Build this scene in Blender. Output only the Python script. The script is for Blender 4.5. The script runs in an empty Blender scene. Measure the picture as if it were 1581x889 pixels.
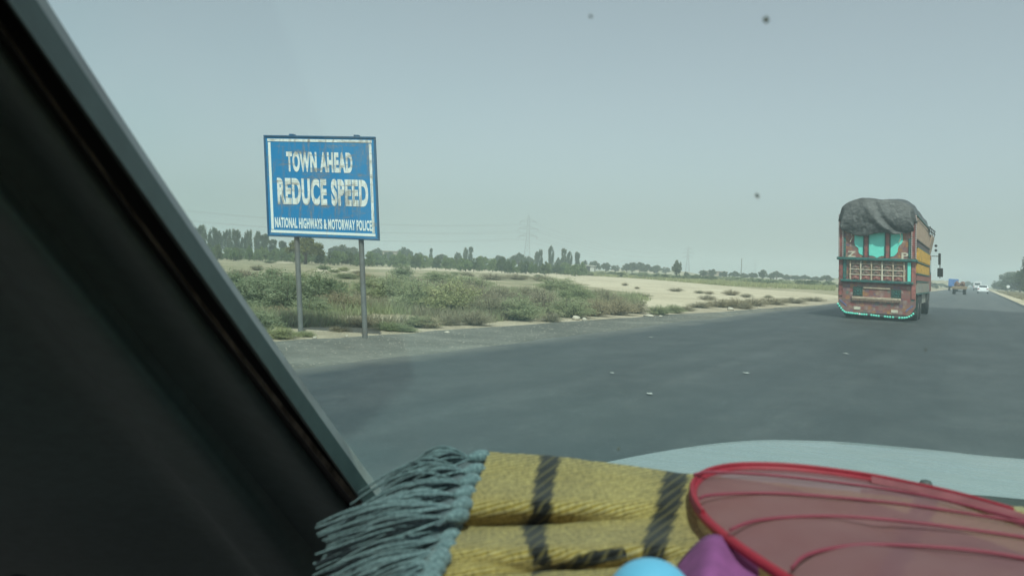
import bpy, bmesh, math, random
import numpy as np
from mathutils import Vector, Matrix, noise as mnoise

rng = random.Random(7)
nrg = np.random.default_rng(11)
scene = bpy.context.scene
C = scene.collection
R = math.radians

# ------------------------------------------------------------------ camera
EYE = 1.35
FPX, CX, CY = 1240.0, 790.5, 444.5          # focal length and centre in pixels of the photograph
yaw, pitch, roll = R(30.1), R(1.66), R(2.6)
fw = np.array([-math.sin(yaw) * math.cos(pitch), math.cos(yaw) * math.cos(pitch), -math.sin(pitch)])
r0 = np.array([math.cos(yaw), math.sin(yaw), 0.0])
u0 = np.cross(r0, fw)
rt = r0 * math.cos(roll) + u0 * math.sin(roll)
up = -r0 * math.sin(roll) + u0 * math.cos(roll)
EYEP = np.array([0, 0, EYE])
cam_data = bpy.data.cameras.new('camera')
cam = bpy.data.objects.new('camera', cam_data)
C.objects.link(cam)
M = Matrix(((rt[0], up[0], -fw[0], 0), (rt[1], up[1], -fw[1], 0), (rt[2], up[2], -fw[2], EYE), (0, 0, 0, 1)))
cam.matrix_world = M
cam_data.sensor_width = 36
cam_data.lens = 36 * FPX / 1581
cam_data.clip_start = 0.02
cam_data.clip_end = 20000
cam_data.dof.use_dof = True
cam_data.dof.focus_distance = 15
cam_data.dof.aperture_fstop = 10.5
scene.camera = cam

# ------------------------------------------------------------------ sky, sun, exposure
SUN_EL = R(58)
sun_dir = Vector((0.30, -0.44, 0.0)).normalized() * math.cos(SUN_EL) + Vector((0, 0, math.sin(SUN_EL)))
world = bpy.data.worlds.new('World')
scene.world = world
world.use_nodes = True
wn = world.node_tree
bg = wn.nodes['Background']
sky = wn.nodes.new('ShaderNodeTexSky')
sky.sky_type = 'NISHITA'
sky.sun_disc = False
sky.sun_elevation = SUN_EL
sky.sun_rotation = math.atan2(sun_dir.x, sun_dir.y)
sky.dust_density = 2.2
sky.air_density = 1.0
sky.ozone_density = 1.0
hsv = wn.nodes.new('ShaderNodeHueSaturation')
hsv.inputs['Saturation'].default_value = 0.36
wn.links.new(sky.outputs[0], hsv.inputs['Color'])
wn.links.new(hsv.outputs[0], bg.inputs['Color'])
bg.inputs['Strength'].default_value = 0.100
sd = bpy.data.lights.new('sun', 'SUN')
sd.energy = 4.1
sd.angle = R(0.9)
sd.color = (1.0, 0.915, 0.79)
sun = bpy.data.objects.new('sun', sd)
C.objects.link(sun)
sun.rotation_euler = sun_dir.to_track_quat('Z', 'Y').to_euler()
vs = scene.view_settings
vs.view_transform = 'Standard'
vs.look = 'None'
vs.exposure = 0.26
vs.gamma = 1
vs.use_curve_mapping = False
scene.cycles.use_denoising = True
scene.cycles.use_adaptive_sampling = False
scene.cycles.max_bounces = 8
scene.cycles.transparent_max_bounces = 24
scene.cycles.volume_bounces = 1

# ------------------------------------------------------------------ helpers
def ray(x, y):
    return fw + rt * ((x - CX) / FPX) - up * ((y - CY) / FPX)
def at(x, y, Z):
    return EYEP + ray(x, y) * Z
def gnd(x, y, z=0.0):
    d = ray(x, y)
    return EYEP + d * ((z - EYE) / d[2])
def horizon(x):
    # image row of the horizon at image column x
    return CY - FPX * (math.tan(pitch)) + (x - CX) * math.tan(roll) + 0.2
def depth_of(P):
    return float((np.array(P, float) - EYEP) @ fw)

def tag(o, label=None, cat=None, group=None, kind=None):
    if label: o['label'] = label
    if cat: o['category'] = cat
    if group: o['group'] = group
    if kind: o['kind'] = kind
    return o
def empty(name, loc=(0, 0, 0), label=None, cat=None, group=None, rz=0.0):
    o = bpy.data.objects.new(name, None)
    C.objects.link(o)
    o.location = loc
    o.rotation_euler = (0, 0, rz)
    return tag(o, label, cat, group)

class MB:
    """collects faces, then links them as one mesh object"""
    def __init__(s, f=None):
        s.v = []; s.f = []; s.m = []; s.fn = f; s.cur = 0
    def face(s, idx): s.f.append(tuple(idx)); s.m.append(s.cur)
    def add(s, vs_, fs_):
        b = len(s.v)
        s.v += [tuple(map(float, p)) for p in vs_]
        for q in fs_: s.face([b + i for i in q])
        return s
    def box(s, c, d, rot=None):
        x, y, z = d[0] / 2, d[1] / 2, d[2] / 2
        P = [Vector(p) for p in ((-x,-y,-z),(x,-y,-z),(x,y,-z),(-x,y,-z),(-x,-y,z),(x,-y,z),(x,y,z),(-x,y,z))]
        if rot is not None: P = [rot @ p for p in P]
        P = [p + Vector(c) for p in P]
        return s.add(P, ((0,3,2,1),(4,5,6,7),(0,1,5,4),(1,2,6,5),(2,3,7,6),(3,0,4,7)))
    def bar(s, a, b, w, h=None, upv=(0, 0, 1)):
        a, b = Vector(a), Vector(b); h = h or w
        d = (b - a); L = d.length; d.normalize()
        u = Vector(upv)
        if abs(d.dot(u)) > 0.98: u = Vector((1, 0, 0))
        x = d.cross(u).normalized(); y = x.cross(d)
        m = Matrix((x, d, y)).transposed()
        return s.box((a + b) / 2, (w, L, h), m)
    def tube(s, pts, rad, n=6, caps=True):
        pts = [Vector(p) for p in pts]
        if not hasattr(rad, '__len__'): rad = [rad] * len(pts)
        b = len(s.v); prev = None
        for i, p in enumerate(pts):
            t = (pts[min(i + 1, len(pts) - 1)] - pts[max(i - 1, 0)])
            if t.length < 1e-9: t = Vector((0, 0, 1))
            t.normalize()
            if prev is None:
                u = Vector((0, 0, 1)) if abs(t.z) < 0.9 else Vector((1, 0, 0))
                x = t.cross(u).normalized()
            else:
                x = (prev - t * prev.dot(t))
                x = x.normalized() if x.length > 1e-6 else t.orthogonal().normalized()
            prev = x; y = t.cross(x)
            for k in range(n):
                a = 2 * math.pi * k / n
                s.v.append(tuple(p + (x * math.cos(a) + y * math.sin(a)) * rad[i]))
        for i in range(len(pts) - 1):
            for k in range(n):
                k2 = (k + 1) % n
                s.face((b + i*n + k, b + i*n + k2, b + (i+1)*n + k2, b + (i+1)*n + k))
        if caps:
            s.face([b + k for k in reversed(range(n))])
            s.face([b + (len(pts)-1)*n + k for k in range(n)])
        return s
    def lathe(s, prof, c=(0, 0, 0), axis='Z', n=16):
        b = len(s.v)
        for (r_, h) in prof:
            for k in range(n):
                a = 2 * math.pi * k / n
                p = {'Z': (r_*math.cos(a), r_*math.sin(a), h), 'Y': (r_*math.cos(a), h, r_*math.sin(a)), 'X': (h, r_*math.cos(a), r_*math.sin(a))}[axis]
                s.v.append((p[0]+c[0], p[1]+c[1], p[2]+c[2]))
        for i in range(len(prof) - 1):
            for k in range(n):
                k2 = (k + 1) % n
                s.face((b+i*n+k, b+i*n+k2, b+(i+1)*n+k2, b+(i+1)*n+k))
        s.face([b + k for k in range(n)]); s.face([b + (len(prof)-1)*n + k for k in range(n)])
        return s
    def grid(s, P):
        """P[i][j] points"""
        b = len(s.v); n, m = len(P), len(P[0])
        for row in P: s.v += [tuple(map(float, p)) for p in row]
        for i in range(n - 1):
            for j in range(m - 1):
                s.face((b+i*m+j, b+i*m+j+1, b+(i+1)*m+j+1, b+(i+1)*m+j))
        return s
    def prism(s, poly, d, place):
        """poly 2-D outline, extruded by d; place(x, y, depth) -> point"""
        n = len(poly); b = len(s.v)
        for (x, y) in poly: s.v.append(tuple(place(x, y, 0)))
        for (x, y) in poly: s.v.append(tuple(place(x, y, d)))
        s.face([b + k for k in range(n)]); s.face([b + n + k for k in reversed(range(n))])
        for k in range(n):
            k2 = (k + 1) % n
            s.face((b + k, b + n + k, b + n + k2, b + k2))
        return s
    def build(s, name, mat, parent=None, smooth=40, bevel=0, solid=0, loc=None, recalc=False):
        me = bpy.data.meshes.new(name)
        vv = s.v if s.fn is None else [s.fn(p) for p in s.v]
        me.from_pydata(vv, [], s.f)
        mats = mat if isinstance(mat, (list, tuple)) else [mat]
        for m_ in mats: me.materials.append(m_)
        if len(mats) > 1: me.polygons.foreach_set('material_index', s.m)
        me.validate()
        if recalc:
            bm_ = bmesh.new(); bm_.from_mesh(me); bmesh.ops.remove_doubles(bm_, verts=bm_.verts, dist=1e-6)
            bmesh.ops.recalc_face_normals(bm_, faces=bm_.faces); bm_.to_mesh(me); bm_.free()
        if smooth:
            me.shade_smooth()
            me.set_sharp_from_angle(angle=R(smooth))
        o = bpy.data.objects.new(name, me)
        C.objects.link(o)
        if parent is not None: o.parent = parent
        if loc is not None: o.location = loc
        if bevel:
            b = o.modifiers.new('bevel', 'BEVEL'); b.width = bevel; b.segments = 2; b.limit_method = 'ANGLE'
        if solid:
            m_ = o.modifiers.new('solid', 'SOLIDIFY'); m_.thickness = solid; m_.offset = -1
        return o

def soup(name, V, F, mat, parent=None, normals=None):
    """big mesh from numpy arrays"""
    me = bpy.data.meshes.new(name)
    k = F.shape[1]
    me.vertices.add(len(V)); me.vertices.foreach_set('co', V.astype(np.float32).ravel())
    me.loops.add(F.size); me.loops.foreach_set('vertex_index', F.astype(np.int32).ravel())
    me.polygons.add(len(F)); me.polygons.foreach_set('loop_start', np.arange(0, F.size, k, dtype=np.int32))
    me.update(calc_edges=True)
    me.materials.append(mat)
    o = bpy.data.objects.new(name, me)
    C.objects.link(o)
    if parent is not None: o.parent = parent
    return o

# ------------------------------------------------------------------ materials
def new_mat(name):
    m = bpy.data.materials.new(name); m.use_nodes = True
    nt = m.node_tree
    return m, nt, nt.nodes['Principled BSDF'], nt.nodes['Material Output']
def N(nt, t, **kw):
    n = nt.nodes.new(t)
    for k, v in kw.items():
        if k in n.inputs: n.inputs[k].default_value = v
        else: setattr(n, k, v)
    return n
def noise(nt, scale, detail=4, rough=0.6, coord='Object', vec=None, stretch=None):
    if vec is None:
        tc = nt.nodes.new('ShaderNodeTexCoord'); vec = tc.outputs[coord]
    if stretch:
        mp = nt.nodes.new('ShaderNodeMapping'); mp.inputs['Scale'].default_value = stretch
        nt.links.new(vec, mp.inputs['Vector']); vec = mp.outputs[0]
    n = nt.nodes.new('ShaderNodeTexNoise')
    n.inputs['Scale'].default_value = scale; n.inputs['Detail'].default_value = detail; n.inputs['Roughness'].default_value = rough
    nt.links.new(vec, n.inputs['Vector'])
    return n.outputs['Fac']
def ramp(nt, fac, stops):
    r = nt.nodes.new('ShaderNodeValToRGB')
    e = r.color_ramp.elements
    while len(e) < len(stops): e.new(0.5)
    for i, (p, c) in enumerate(stops):
        e[i].position = p
        e[i].color = (c[0], c[1], c[2], 1) if hasattr(c, '__len__') else (c, c, c, 1)
    nt.links.new(fac, r.inputs['Fac'])
    return r.outputs['Color']
def mix(nt, fac, a, b, mode='MIX'):
    n = nt.nodes.new('ShaderNodeMix'); n.data_type = 'RGBA'; n.blend_type = mode
    for sock, v in ((n.inputs['Factor'], fac), (n.inputs['A'], a), (n.inputs['B'], b)):
        if isinstance(v, (int, float)): sock.default_value = v
        elif isinstance(v, (tuple, list)): sock.default_value = (v[0], v[1], v[2], 1)
        else: nt.links.new(v, sock)
    return n.outputs['Result']
def math_(nt, op, a, b=None):
    n = nt.nodes.new('ShaderNodeMath'); n.operation = op
    for i, v in enumerate((a, b)):
        if v is None: continue
        if isinstance(v, (int, float)): n.inputs[i].default_value = v
        else: nt.links.new(v, n.inputs[i])
    return n.outputs[0]
def bump(nt, bsdf, h, strength=0.3, dist=0.01):
    b = nt.nodes.new('ShaderNodeBump'); b.inputs['Strength'].default_value = strength; b.inputs['Distance'].default_value = dist
    nt.links.new(h, b.inputs['Height']); nt.links.new(b.outputs[0], bsdf.inputs['Normal'])

def paint(name, col, rough=0.5, var=0.25, scale=6.0, grime=(0.08, 0.06, 0.05), amount=0.3, metal=0.0, gscale=2.5):
    """paint or plastic with patchy wear"""
    m, nt, b, out = new_mat(name)
    n1 = noise(nt, scale, 5)
    dark = tuple(c * (1 - var) for c in col); light = tuple(min(1, c * (1 + var)) for c in col)
    c1 = ramp(nt, n1, [(0.3, dark), (0.7, light)])
    if amount > 0:
        n2 = noise(nt, gscale, 6, 0.7)
        f = ramp(nt, n2, [(0.5, 0.0), (0.72, amount)])
        c1 = mix(nt, f, c1, grime)
    nt.links.new(c1, b.inputs['Base Color'])
    b.inputs['Roughness'].default_value = rough; b.inputs['Metallic'].default_value = metal
    return m

def leaf_mat(name, c1, c2, c3, trans=0.5):
    m, nt, b, out = new_mat(name)
    oi = nt.nodes.new('ShaderNodeObjectInfo')
    n1 = noise(nt, 3.0, 3, 0.6)
    col = ramp(nt, n1, [(0.3, c1), (0.52, c2), (0.72, c3)])
    tint = ramp(nt, oi.outputs['Random'], [(0, (0.82, 0.86, 0.78)), (0.5, (1, 1, 1)), (1, (1.18, 1.1, 0.95))])
    col = mix(nt, 1.0, col, tint, 'MULTIPLY')
    nt.links.new(col, b.inputs['Base Color'])
    b.inputs['Roughness'].default_value = 0.75
    b.inputs['Specular IOR Level'].default_value = 0.2
    t = nt.nodes.new('ShaderNodeBsdfTranslucent'); nt.links.new(col, t.inputs['Color'])
    ms = nt.nodes.new('ShaderNodeMixShader'); ms.inputs[0].default_value = trans
    nt.links.new(b.outputs[0], ms.inputs[1]); nt.links.new(t.outputs[0], ms.inputs[2]); nt.links.new(ms.outputs[0], out.inputs['Surface'])
    return m

LEAF_DARK = leaf_mat('leaf_dark', (0.062, 0.084, 0.045), (0.095, 0.122, 0.062), (0.135, 0.165, 0.09))
LEAF_MID = leaf_mat('leaf_mid', (0.085, 0.12, 0.06), (0.13, 0.165, 0.085), (0.18, 0.21, 0.115))
LEAF_OLIVE = leaf_mat('leaf_olive', (0.11, 0.12, 0.04), (0.16, 0.165, 0.055), (0.22, 0.21, 0.07))
LEAF_HEDGE = leaf_mat('leaf_hedge', (0.13, 0.18, 0.08), (0.205, 0.265, 0.12), (0.28, 0.33, 0.18))
LEAF_GREY = leaf_mat('leaf_grey_green', (0.20, 0.235, 0.145), (0.30, 0.335, 0.21), (0.42, 0.44, 0.30))
LEAF_FRESH = leaf_mat('leaf_fresh', (0.25, 0.28, 0.155), (0.355, 0.38, 0.22), (0.46, 0.46, 0.31))
LEAF_DRY = leaf_mat('leaf_dry', (0.26, 0.23, 0.155), (0.36, 0.32, 0.225), (0.46, 0.415, 0.31))
BARK = paint('bark', (0.12, 0.09, 0.065), 0.9, 0.35, 14, amount=0)
TWIG = paint('twig', (0.17, 0.13, 0.09), 0.9, 0.3, 14, amount=0)

# asphalt
def asphalt(name, base, light, stain):
    m, nt, b, out = new_mat(name)
    tc = nt.nodes.new('ShaderNodeTexCoord'); v = tc.outputs['Object']
    big = noise(nt, 0.45, 7, 0.7, vec=v, stretch=(1.2, 0.6, 1))
    fine = noise(nt, 90, 3, 0.7, vec=v)
    mid = noise(nt, 5, 5, 0.65, vec=v)
    c = ramp(nt, big, [(0.3, base), (0.7, light)])
    c = mix(nt, 0.55, c, ramp(nt, fine, [(0.32, 0.12), (0.55, 0.5), (0.72, 1.0)]), 'OVERLAY')
    st = ramp(nt, mid, [(0.58, 0.0), (0.75, 0.45)])
    c = mix(nt, st, c, stain)
    # wheel tracks and oil streaks running along the road
    tr = noise(nt, 1.0, 3, 0.5, vec=v, stretch=(1.1, 0.02, 1))
    c = mix(nt, ramp(nt, tr, [(0.42, 0.0), (0.66, 0.6)]), c, tuple(x * 0.6 for x in base))
    vor = nt.nodes.new('ShaderNodeTexVoronoi'); vor.inputs['Scale'].default_value = 15; nt.links.new(v, vor.inputs['Vector'])
    chips = ramp(nt, vor.outputs['Distance'], [(0.12, 0.7), (0.26, 0.0)])
    chipmask = ramp(nt, noise(nt, 1.1, 5, 0.7, vec=v), [(0.45, 0.15), (0.7, 0.8)])
    c = mix(nt, math_(nt, 'MULTIPLY', chips, chipmask), c, tuple(min(1, x * 2.3) for x in light))
    pat = noise(nt, 1.1, 9, 0.8, vec=v, stretch=(1.3, 0.8, 1))
    c = mix(nt, ramp(nt, pat, [(0.35, 0.55), (0.5, 0.0)]), c, tuple(x * 0.75 for x in base))
    c = mix(nt, ramp(nt, pat, [(0.52, 0.0), (0.68, 0.28)]), c, stain)
    # dust blown in from the shoulder along the left edge
    sx_ = nt.nodes.new('ShaderNodeSeparateXYZ'); nt.links.new(v, sx_.inputs[0])
    ed = math_(nt, 'ADD', sx_.outputs['X'], math_(nt, 'MULTIPLY', noise(nt, 1.4, 6, 0.7, vec=v, stretch=(1, 0.4, 1)), 1.6))
    er = nt.nodes.new('ShaderNodeMapRange'); er.inputs['From Min'].default_value = -5.9; er.inputs['From Max'].default_value = -5.2; er.inputs['To Min'].default_value = 0.65; er.inputs['To Max'].default_value = 0
    nt.links.new(ed, er.inputs['Value'])
    c = mix(nt, er.outputs[0], c, (0.15, 0.14, 0.12))
    nt.links.new(c, b.inputs['Base Color'])
    rg = ramp(nt, tr, [(0.4, 0.62), (0.7, 0.5)])
    nt.links.new(rg, b.inputs['Roughness'])
    b.inputs['Specular IOR Level'].default_value = 0.45
    h = mix(nt, 0.5, fine, mid)
    bump(nt, b, h, 0.5, 0.012)
    return m
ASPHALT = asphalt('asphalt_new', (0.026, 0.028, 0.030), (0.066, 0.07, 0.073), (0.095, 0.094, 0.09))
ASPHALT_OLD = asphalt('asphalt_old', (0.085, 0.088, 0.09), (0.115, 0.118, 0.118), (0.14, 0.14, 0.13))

def soil(name, c_lo, c_mid, c_hi, veg=None, vegamt=(0.5, 0.62), sc=0.35, pale=None, palepos=(0.6, 0.7)):
    m, nt, b, out = new_mat(name)
    tc = nt.nodes.new('ShaderNodeTexCoord'); v = tc.outputs['Object']
    n1 = noise(nt, sc, 7, 0.62, vec=v)
    c = ramp(nt, n1, [(0.3, c_lo), (0.5, c_mid), (0.7, c_hi)])
    n2 = noise(nt, 14, 5, 0.7, vec=v)
    c = mix(nt, 0.5, c, ramp(nt, n2, [(0.3, 0.3), (0.7, 0.75)]), 'OVERLAY')
    if pale:
        n4 = noise(nt, 0.09, 7, 0.65, vec=v)
        c = mix(nt, ramp(nt, n4, [(palepos[0], 0), (palepos[1], 1)]), c, pale)
    if veg:
        n3 = noise(nt, 0.16, 8, 0.7, vec=v)
        c = mix(nt, ramp(nt, n3, [(vegamt[0], 0), (vegamt[1], 0.85)]), c, veg)
    nt.links.new(c, b.inputs['Base Color'])
    b.inputs['Roughness'].default_value = 0.95
    b.inputs['Specular IOR Level'].default_value = 0.15
    n5 = noise(nt, 40, 4, 0.7, vec=v)
    bump(nt, b, mix(nt, 0.5, n2, n5), 0.6, 0.03)
    return m
SOIL = soil('scrub_soil', (0.25, 0.20, 0.13), (0.33, 0.275, 0.19), (0.41, 0.35, 0.25), (0.18, 0.175, 0.10), (0.43, 0.56), pale=(0.40, 0.36, 0.28), palepos=(0.6, 0.68))
SAND = soil('pale_sand', (0.36, 0.30, 0.215), (0.45, 0.385, 0.285), (0.52, 0.455, 0.345), (0.29, 0.235, 0.16), (0.52, 0.72), sc=0.2)
DIRT = soil('verge_dirt', (0.25, 0.205, 0.15), (0.34, 0.285, 0.21), (0.42, 0.36, 0.275), sc=0.8)
GRAVEL = soil('shoulder_gravel', (0.10, 0.098, 0.085), (0.14, 0.136, 0.12), (0.20, 0.192, 0.168), (0.085, 0.083, 0.076), (0.47, 0.6), sc=0.9)
STONE = paint('pale_stone', (0.42, 0.38, 0.31), 0.9, 0.2, 10, amount=0.2)
PEBBLE = paint('pebble', (0.22, 0.2, 0.17), 0.9, 0.4, 3, amount=0)
GALV = paint('galvanised_steel', (0.17, 0.175, 0.17), 0.5, 0.15, 7, (0.16, 0.12, 0.09), 0.5, 0.3)
STEEL_FAR = paint('pylon_steel', (0.13, 0.135, 0.14), 0.6, 0.1, 2, amount=0)
BLACK = paint('black_rubber', (0.012, 0.012, 0.012), 0.7, 0.3, 20, amount=0)
WHITE = paint('white_paint', (0.72, 0.74, 0.74), 0.35, 0.05, 4, (0.3, 0.28, 0.24), 0.25)
PAPER = paint('paper', (0.36, 0.36, 0.34), 0.8, 0.1, 20, amount=0)
TYRE = paint('tyre_rubber', (0.02, 0.02, 0.021), 0.8, 0.3, 8, (0.10, 0.09, 0.075), 0.5)
RIM = paint('wheel_rim', (0.22, 0.2, 0.18), 0.55, 0.2, 8, amount=0.4)
DARKMETAL = paint('dark_metal', (0.03, 0.03, 0.032), 0.6, 0.3, 8, (0.12, 0.1, 0.08), 0.5)
GLASS_DARK = paint('dark_glass', (0.02, 0.025, 0.03), 0.08, 0.2, 2, amount=0)

# ------------------------------------------------------------------ the ground and the road
def sheet(name, poly, z, mat, cuts=0):
    mb = MB()
    mb.add([(x, y, z) for x, y in poly], [tuple(range(len(poly)))])
    o = mb.build(name, mat, smooth=0)
    return tag(o, kind='structure')
G = 2900.0
sheet('ground', [(-G, -G), (G, -G), (G, G), (-G, G)], 0.0, SOIL)
def wobble(y, seed, amp):
    return amp * (mnoise.noise(Vector((seed, y * 0.23, 0))) + 0.6 * mnoise.noise(Vector((seed, y * 0.9, 3.1))) + 0.35 * mnoise.noise(Vector((seed, y * 3.1, 7.7))))
def strip(name, xl, xr, y0, y1, z, mat, al=0.0, ar=0.0, seed=1.0, n=420):
    """long strip along the road with uneven edges; xl / xr numbers or functions of y"""
    L = []; Rr = []
    for i in range(n + 1):
        t = i / n
        y = y0 + (y1 - y0) * (t ** 2.4)
        a = xl(y) if callable(xl) else xl
        b = xr(y) if callable(xr) else xr
        L.append((a + wobble(y, seed, al), y, z)); Rr.append((b + wobble(y, seed + 9, ar), y, z))
    mb = MB(); mb.grid([[a, b] for a, b in zip(L, Rr)][::1])
    mb.f = [tuple(reversed(q)) for q in mb.f]
    o = mb.build(name, mat, smooth=0)
    return tag(o, kind='structure')
def dirt_left(y): return -11.2 + 2.6 * min(1, max(0, (y - 8) / 40))
def grav_left(y): return -9.3 + 2.35 * min(1, max(0, (y - 9) / 34))
strip('dirt_verge', dirt_left, -6.0, -12, 900, 0.004, DIRT, 0.45, 0.0, 1.0)
strip('gravel_shoulder', grav_left, -6.0, -12, 900, 0.010, GRAVEL, 0.3, 0.0, 5.0)
strip('road', -6.65, 3.0, -12, 2500, 0.05, ASPHALT, 0.13, 0.06, 3.0, 900)
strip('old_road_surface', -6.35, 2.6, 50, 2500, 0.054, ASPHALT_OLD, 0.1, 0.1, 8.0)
strip('sandy_kerb_strip', 2.9, 4.2, -12, 1500, 0.012, SAND, 0.05, 0.2, 12.0)

def blob_outline(pts, amp, seed, sub=14):
    out = []
    n = len(pts)
    for i in range(n):
        a, b = np.array(pts[i]), np.array(pts[(i + 1) % n])
        L = np.linalg.norm(b - a)
        nrm = np.array([b[1] - a[1], a[0] - b[0]]) / (L + 1e-9)
        for k in range(sub):
            t = k / sub
            p = a + (b - a) * t
            w = mnoise.noise(Vector((p[0] * 0.11 + seed, p[1] * 0.11, seed))) + 0.5 * mnoise.noise(Vector((p[0] * 0.5, p[1] * 0.5, seed)))
            out.append(tuple(p + nrm * w * amp * min(1, L / 12)))
    return out
SAND_PX = [(560, 412.5), (640, 413), (760, 417.5), (880, 424), (1000, 431), (1150, 444), (1290, 456), (1420, 466), (1290, 471), (1130, 479), (1010, 487), (985, 478), (1005, 460), (960, 450), (905, 441), (880, 431), (770, 422), (640, 416.5), (570, 415)]
SAND_W = [tuple(gnd(*q)[:2]) for q in SAND_PX]
sheet('sand_flat', blob_outline(SAND_W, 1.3, 2.0), 0.003, SAND)
for k, pl in enumerate(([(486, 415), (520, 414), (560, 417), (530, 420), (490, 419)], [(478, 493), (520, 488), (600, 490), (596, 512), (480, 516)], [(410, 404), (450, 404.5), (455, 406.5), (415, 406)], [(560, 470), (600, 466), (612, 474), (575, 479)])):
    sheet('sand_patch', blob_outline([tuple(gnd(*q)[:2]) for q in pl], 0.5, 4.0 + k), 0.0025 + 0.0003 * k, SAND)
def inside(p, poly):
    x, y = p; c = False
    for i in range(len(poly)):
        x1, y1 = poly[i]; x2, y2 = poly[i - 1]
        if (y1 > y) != (y2 > y) and x < (x2 - x1) * (y - y1) / (y2 - y1) + x1: c = not c
    return c

# ------------------------------------------------------------------ the car we look out of
CAR_PAINT = paint('car_paint', (0.185, 0.21, 0.205), 0.25, 0.05, 3, (0.33, 0.31, 0.27), 0.35)
nt = CAR_PAINT.node_tree; b = nt.nodes['Principled BSDF']
b.inputs['Coat Weight'].default_value = 0.7
nt.links.new(ramp(nt, noise(nt, 9, 6, 0.7, stretch=(1, 3.5, 1)), [(0.35, 0.12), (0.6, 0.45)]), b.inputs['Coat Roughness'])
bump(nt, b, noise(nt, 5, 3, 0.5, stretch=(1, 2.5, 1)), 0.12, 0.02)
PILLAR_PAINT = paint('pillar_paint', (0.30, 0.315, 0.305), 0.45, 0.3, 18, (0.12, 0.1, 0.08), 0.6, gscale=12)
TRIM = paint('grey_trim', (0.078, 0.112, 0.108), 0.55, 0.12, 60, amount=0)
TRIM_DARK = paint('dark_trim', (0.02, 0.026, 0.025), 0.75, 0.12, 60, amount=0)
STRIPMAT = paint('dusty_gasket', (0.36, 0.31, 0.25), 0.8, 0.5, 30, (0.02, 0.02, 0.02), 0.8, gscale=22)
HEADLINER = paint('headliner', (0.62, 0.61, 0.58), 0.95, 0.1, 60, amount=0)
DASH = paint('dashboard_plastic', (0.008, 0.009, 0.009), 0.7, 0.2, 40, amount=0)
car = empty('passenger_car', (0, 0, 0), 'pale car we look out of, with dark windscreen pillar and bonnet', 'car')
ROWS = [0, 300, 500, 760]
LINES = {  # image column of each moulding line on the rows above, and its depth against the pillar's own
    'A': ([72, 266, 405, 591], 0.0), 'M': ([56, 256, 394, 577], -0.045), 'B': ([12, 222, 366, 550], -0.085),
    'Q': ([6, 214, 358, 546], -0.02), 'S': ([-22, 192, 337, 546], -0.035), 'S2': ([-30, 184, 330, 534], -0.05),
    'D': ([-45, 174, 318, 522], -0.035), 'E': ([-62, 158, 304, 510], -0.052), 'E2': ([-95, 136, 282, 492], -0.050), 'F': ([-130, 90, 240, 455], -0.015), 'F2': ([-200, 42, 192, 412], -0.012),
    'G': ([-255, 8, 155, 375], -0.062), 'G2': ([-285, -22, 128, 350], -0.070), 'F3': ([-230, 24, 172, 394], -0.035), 'I': ([-335, -70, 80, 305], -0.055), 'J0': ([-420, -150, 0, 225], -0.025), 'J': ([-1000, -720, -540, -330], -0.17)}
def linex(key, y):
    xs = LINES[key][0]
    return float(np.polyval(np.polyfit(ROWS, xs, 2), y)) if -1 < y < 761 else float(np.polyval(np.polyfit(ROWS, xs, 2), min(max(y, -60), 800)) + (y - min(max(y, -60), 800)) * np.polyval(np.polyder(np.polyfit(ROWS, xs, 2)), min(max(y, -60), 800)))
def pz(y):
    t = y / 760.0
    return 1.0 / ((1 - t) / 0.47 + t / 1.0)
YS = np.linspace(-260, 960, 40)
def pillar_pt(key, y, extra=0.0, wob=0.0):
    Z = pz(y)
    x = linex(key, y) + wob
    return at(x, y, max(0.12, Z + LINES[key][1] * (0.5 + 0.5 * Z) + extra))
def loft(name, keys, mat, wobs=None, smooth=60, solid=0.0, soft=False):
    mb = MB()
    P = []
    for y in YS:
        row = [pillar_pt(k, y, 0, (wobs or (lambda k, y: 0))(k, y)) for k in keys]
        if soft:
            ext = [row[0]] + row + [row[-1]]
            row2 = []
            for i in range(1, len(ext) - 2):
                p0, q1, q2, p3_ = ext[i - 1], ext[i], ext[i + 1], ext[i + 2]
                for q in range(7):
                    t = q / 7
                    row2.append(0.5 * (2 * q1 + (q2 - p0) * t + (2 * p0 - 5 * q1 + 4 * q2 - p3_) * t * t + (3 * q1 - p0 - 3 * q2 + p3_) * t ** 3))
            row = row2 + [row[-1]]
        P.append(row)
    mb.grid(P)
    return mb.build(name, mat, car, smooth=smooth, solid=solid)
# the outer pillar is a closed section: two visible faces and a back face further out
loft('pillar_skin', ['A', 'M'], PILLAR_PAINT, smooth=25)
loft('pillar_flange', ['M', 'B', 'Q'], TRIM, smooth=25)
mb = MB(); mb.grid([[pillar_pt('A', y), pillar_pt('A', y, 0.05) - np.array([0.03, 0, 0]), pillar_pt('I', y, 0.10) - np.array([0.02, 0, 0])] for y in YS])
mb.build('pillar_outer_face', CAR_PAINT, car)
loft('rubber_seal', ['Q', 'S'], BLACK)
loft('dusty_gasket', ['S', 'S2'], STRIPMAT, wobs=lambda k, y: 2.2 * mnoise.noise(Vector((y * 0.02, 3 if k == 'S' else 8, 0))) + 1.3 * mnoise.noise(Vector((y * 0.07, 5, 0))))
loft('seal_lip', ['S2', 'D'], BLACK)
loft('pillar_trim', ['D', 'E', 'E2', 'F', 'F2'], TRIM, smooth=180, soft=True)
loft('door_frame', ['F2', 'F3', 'G', 'G2', 'I', 'J0', 'J'], TRIM, smooth=180, soft=True)
mb = MB()
mb.box((-0.70, -0.55, 0.66), (0.05, 1.9, 0.80))
mb.build('side_door', TRIM_DARK, car, bevel=0.01)
mb = MB(); mb.box((-0.68, -0.02, 1.33), (0.05, 0.20, 0.52)); mb.build('quarter_panel', TRIM_DARK, car)
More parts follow.
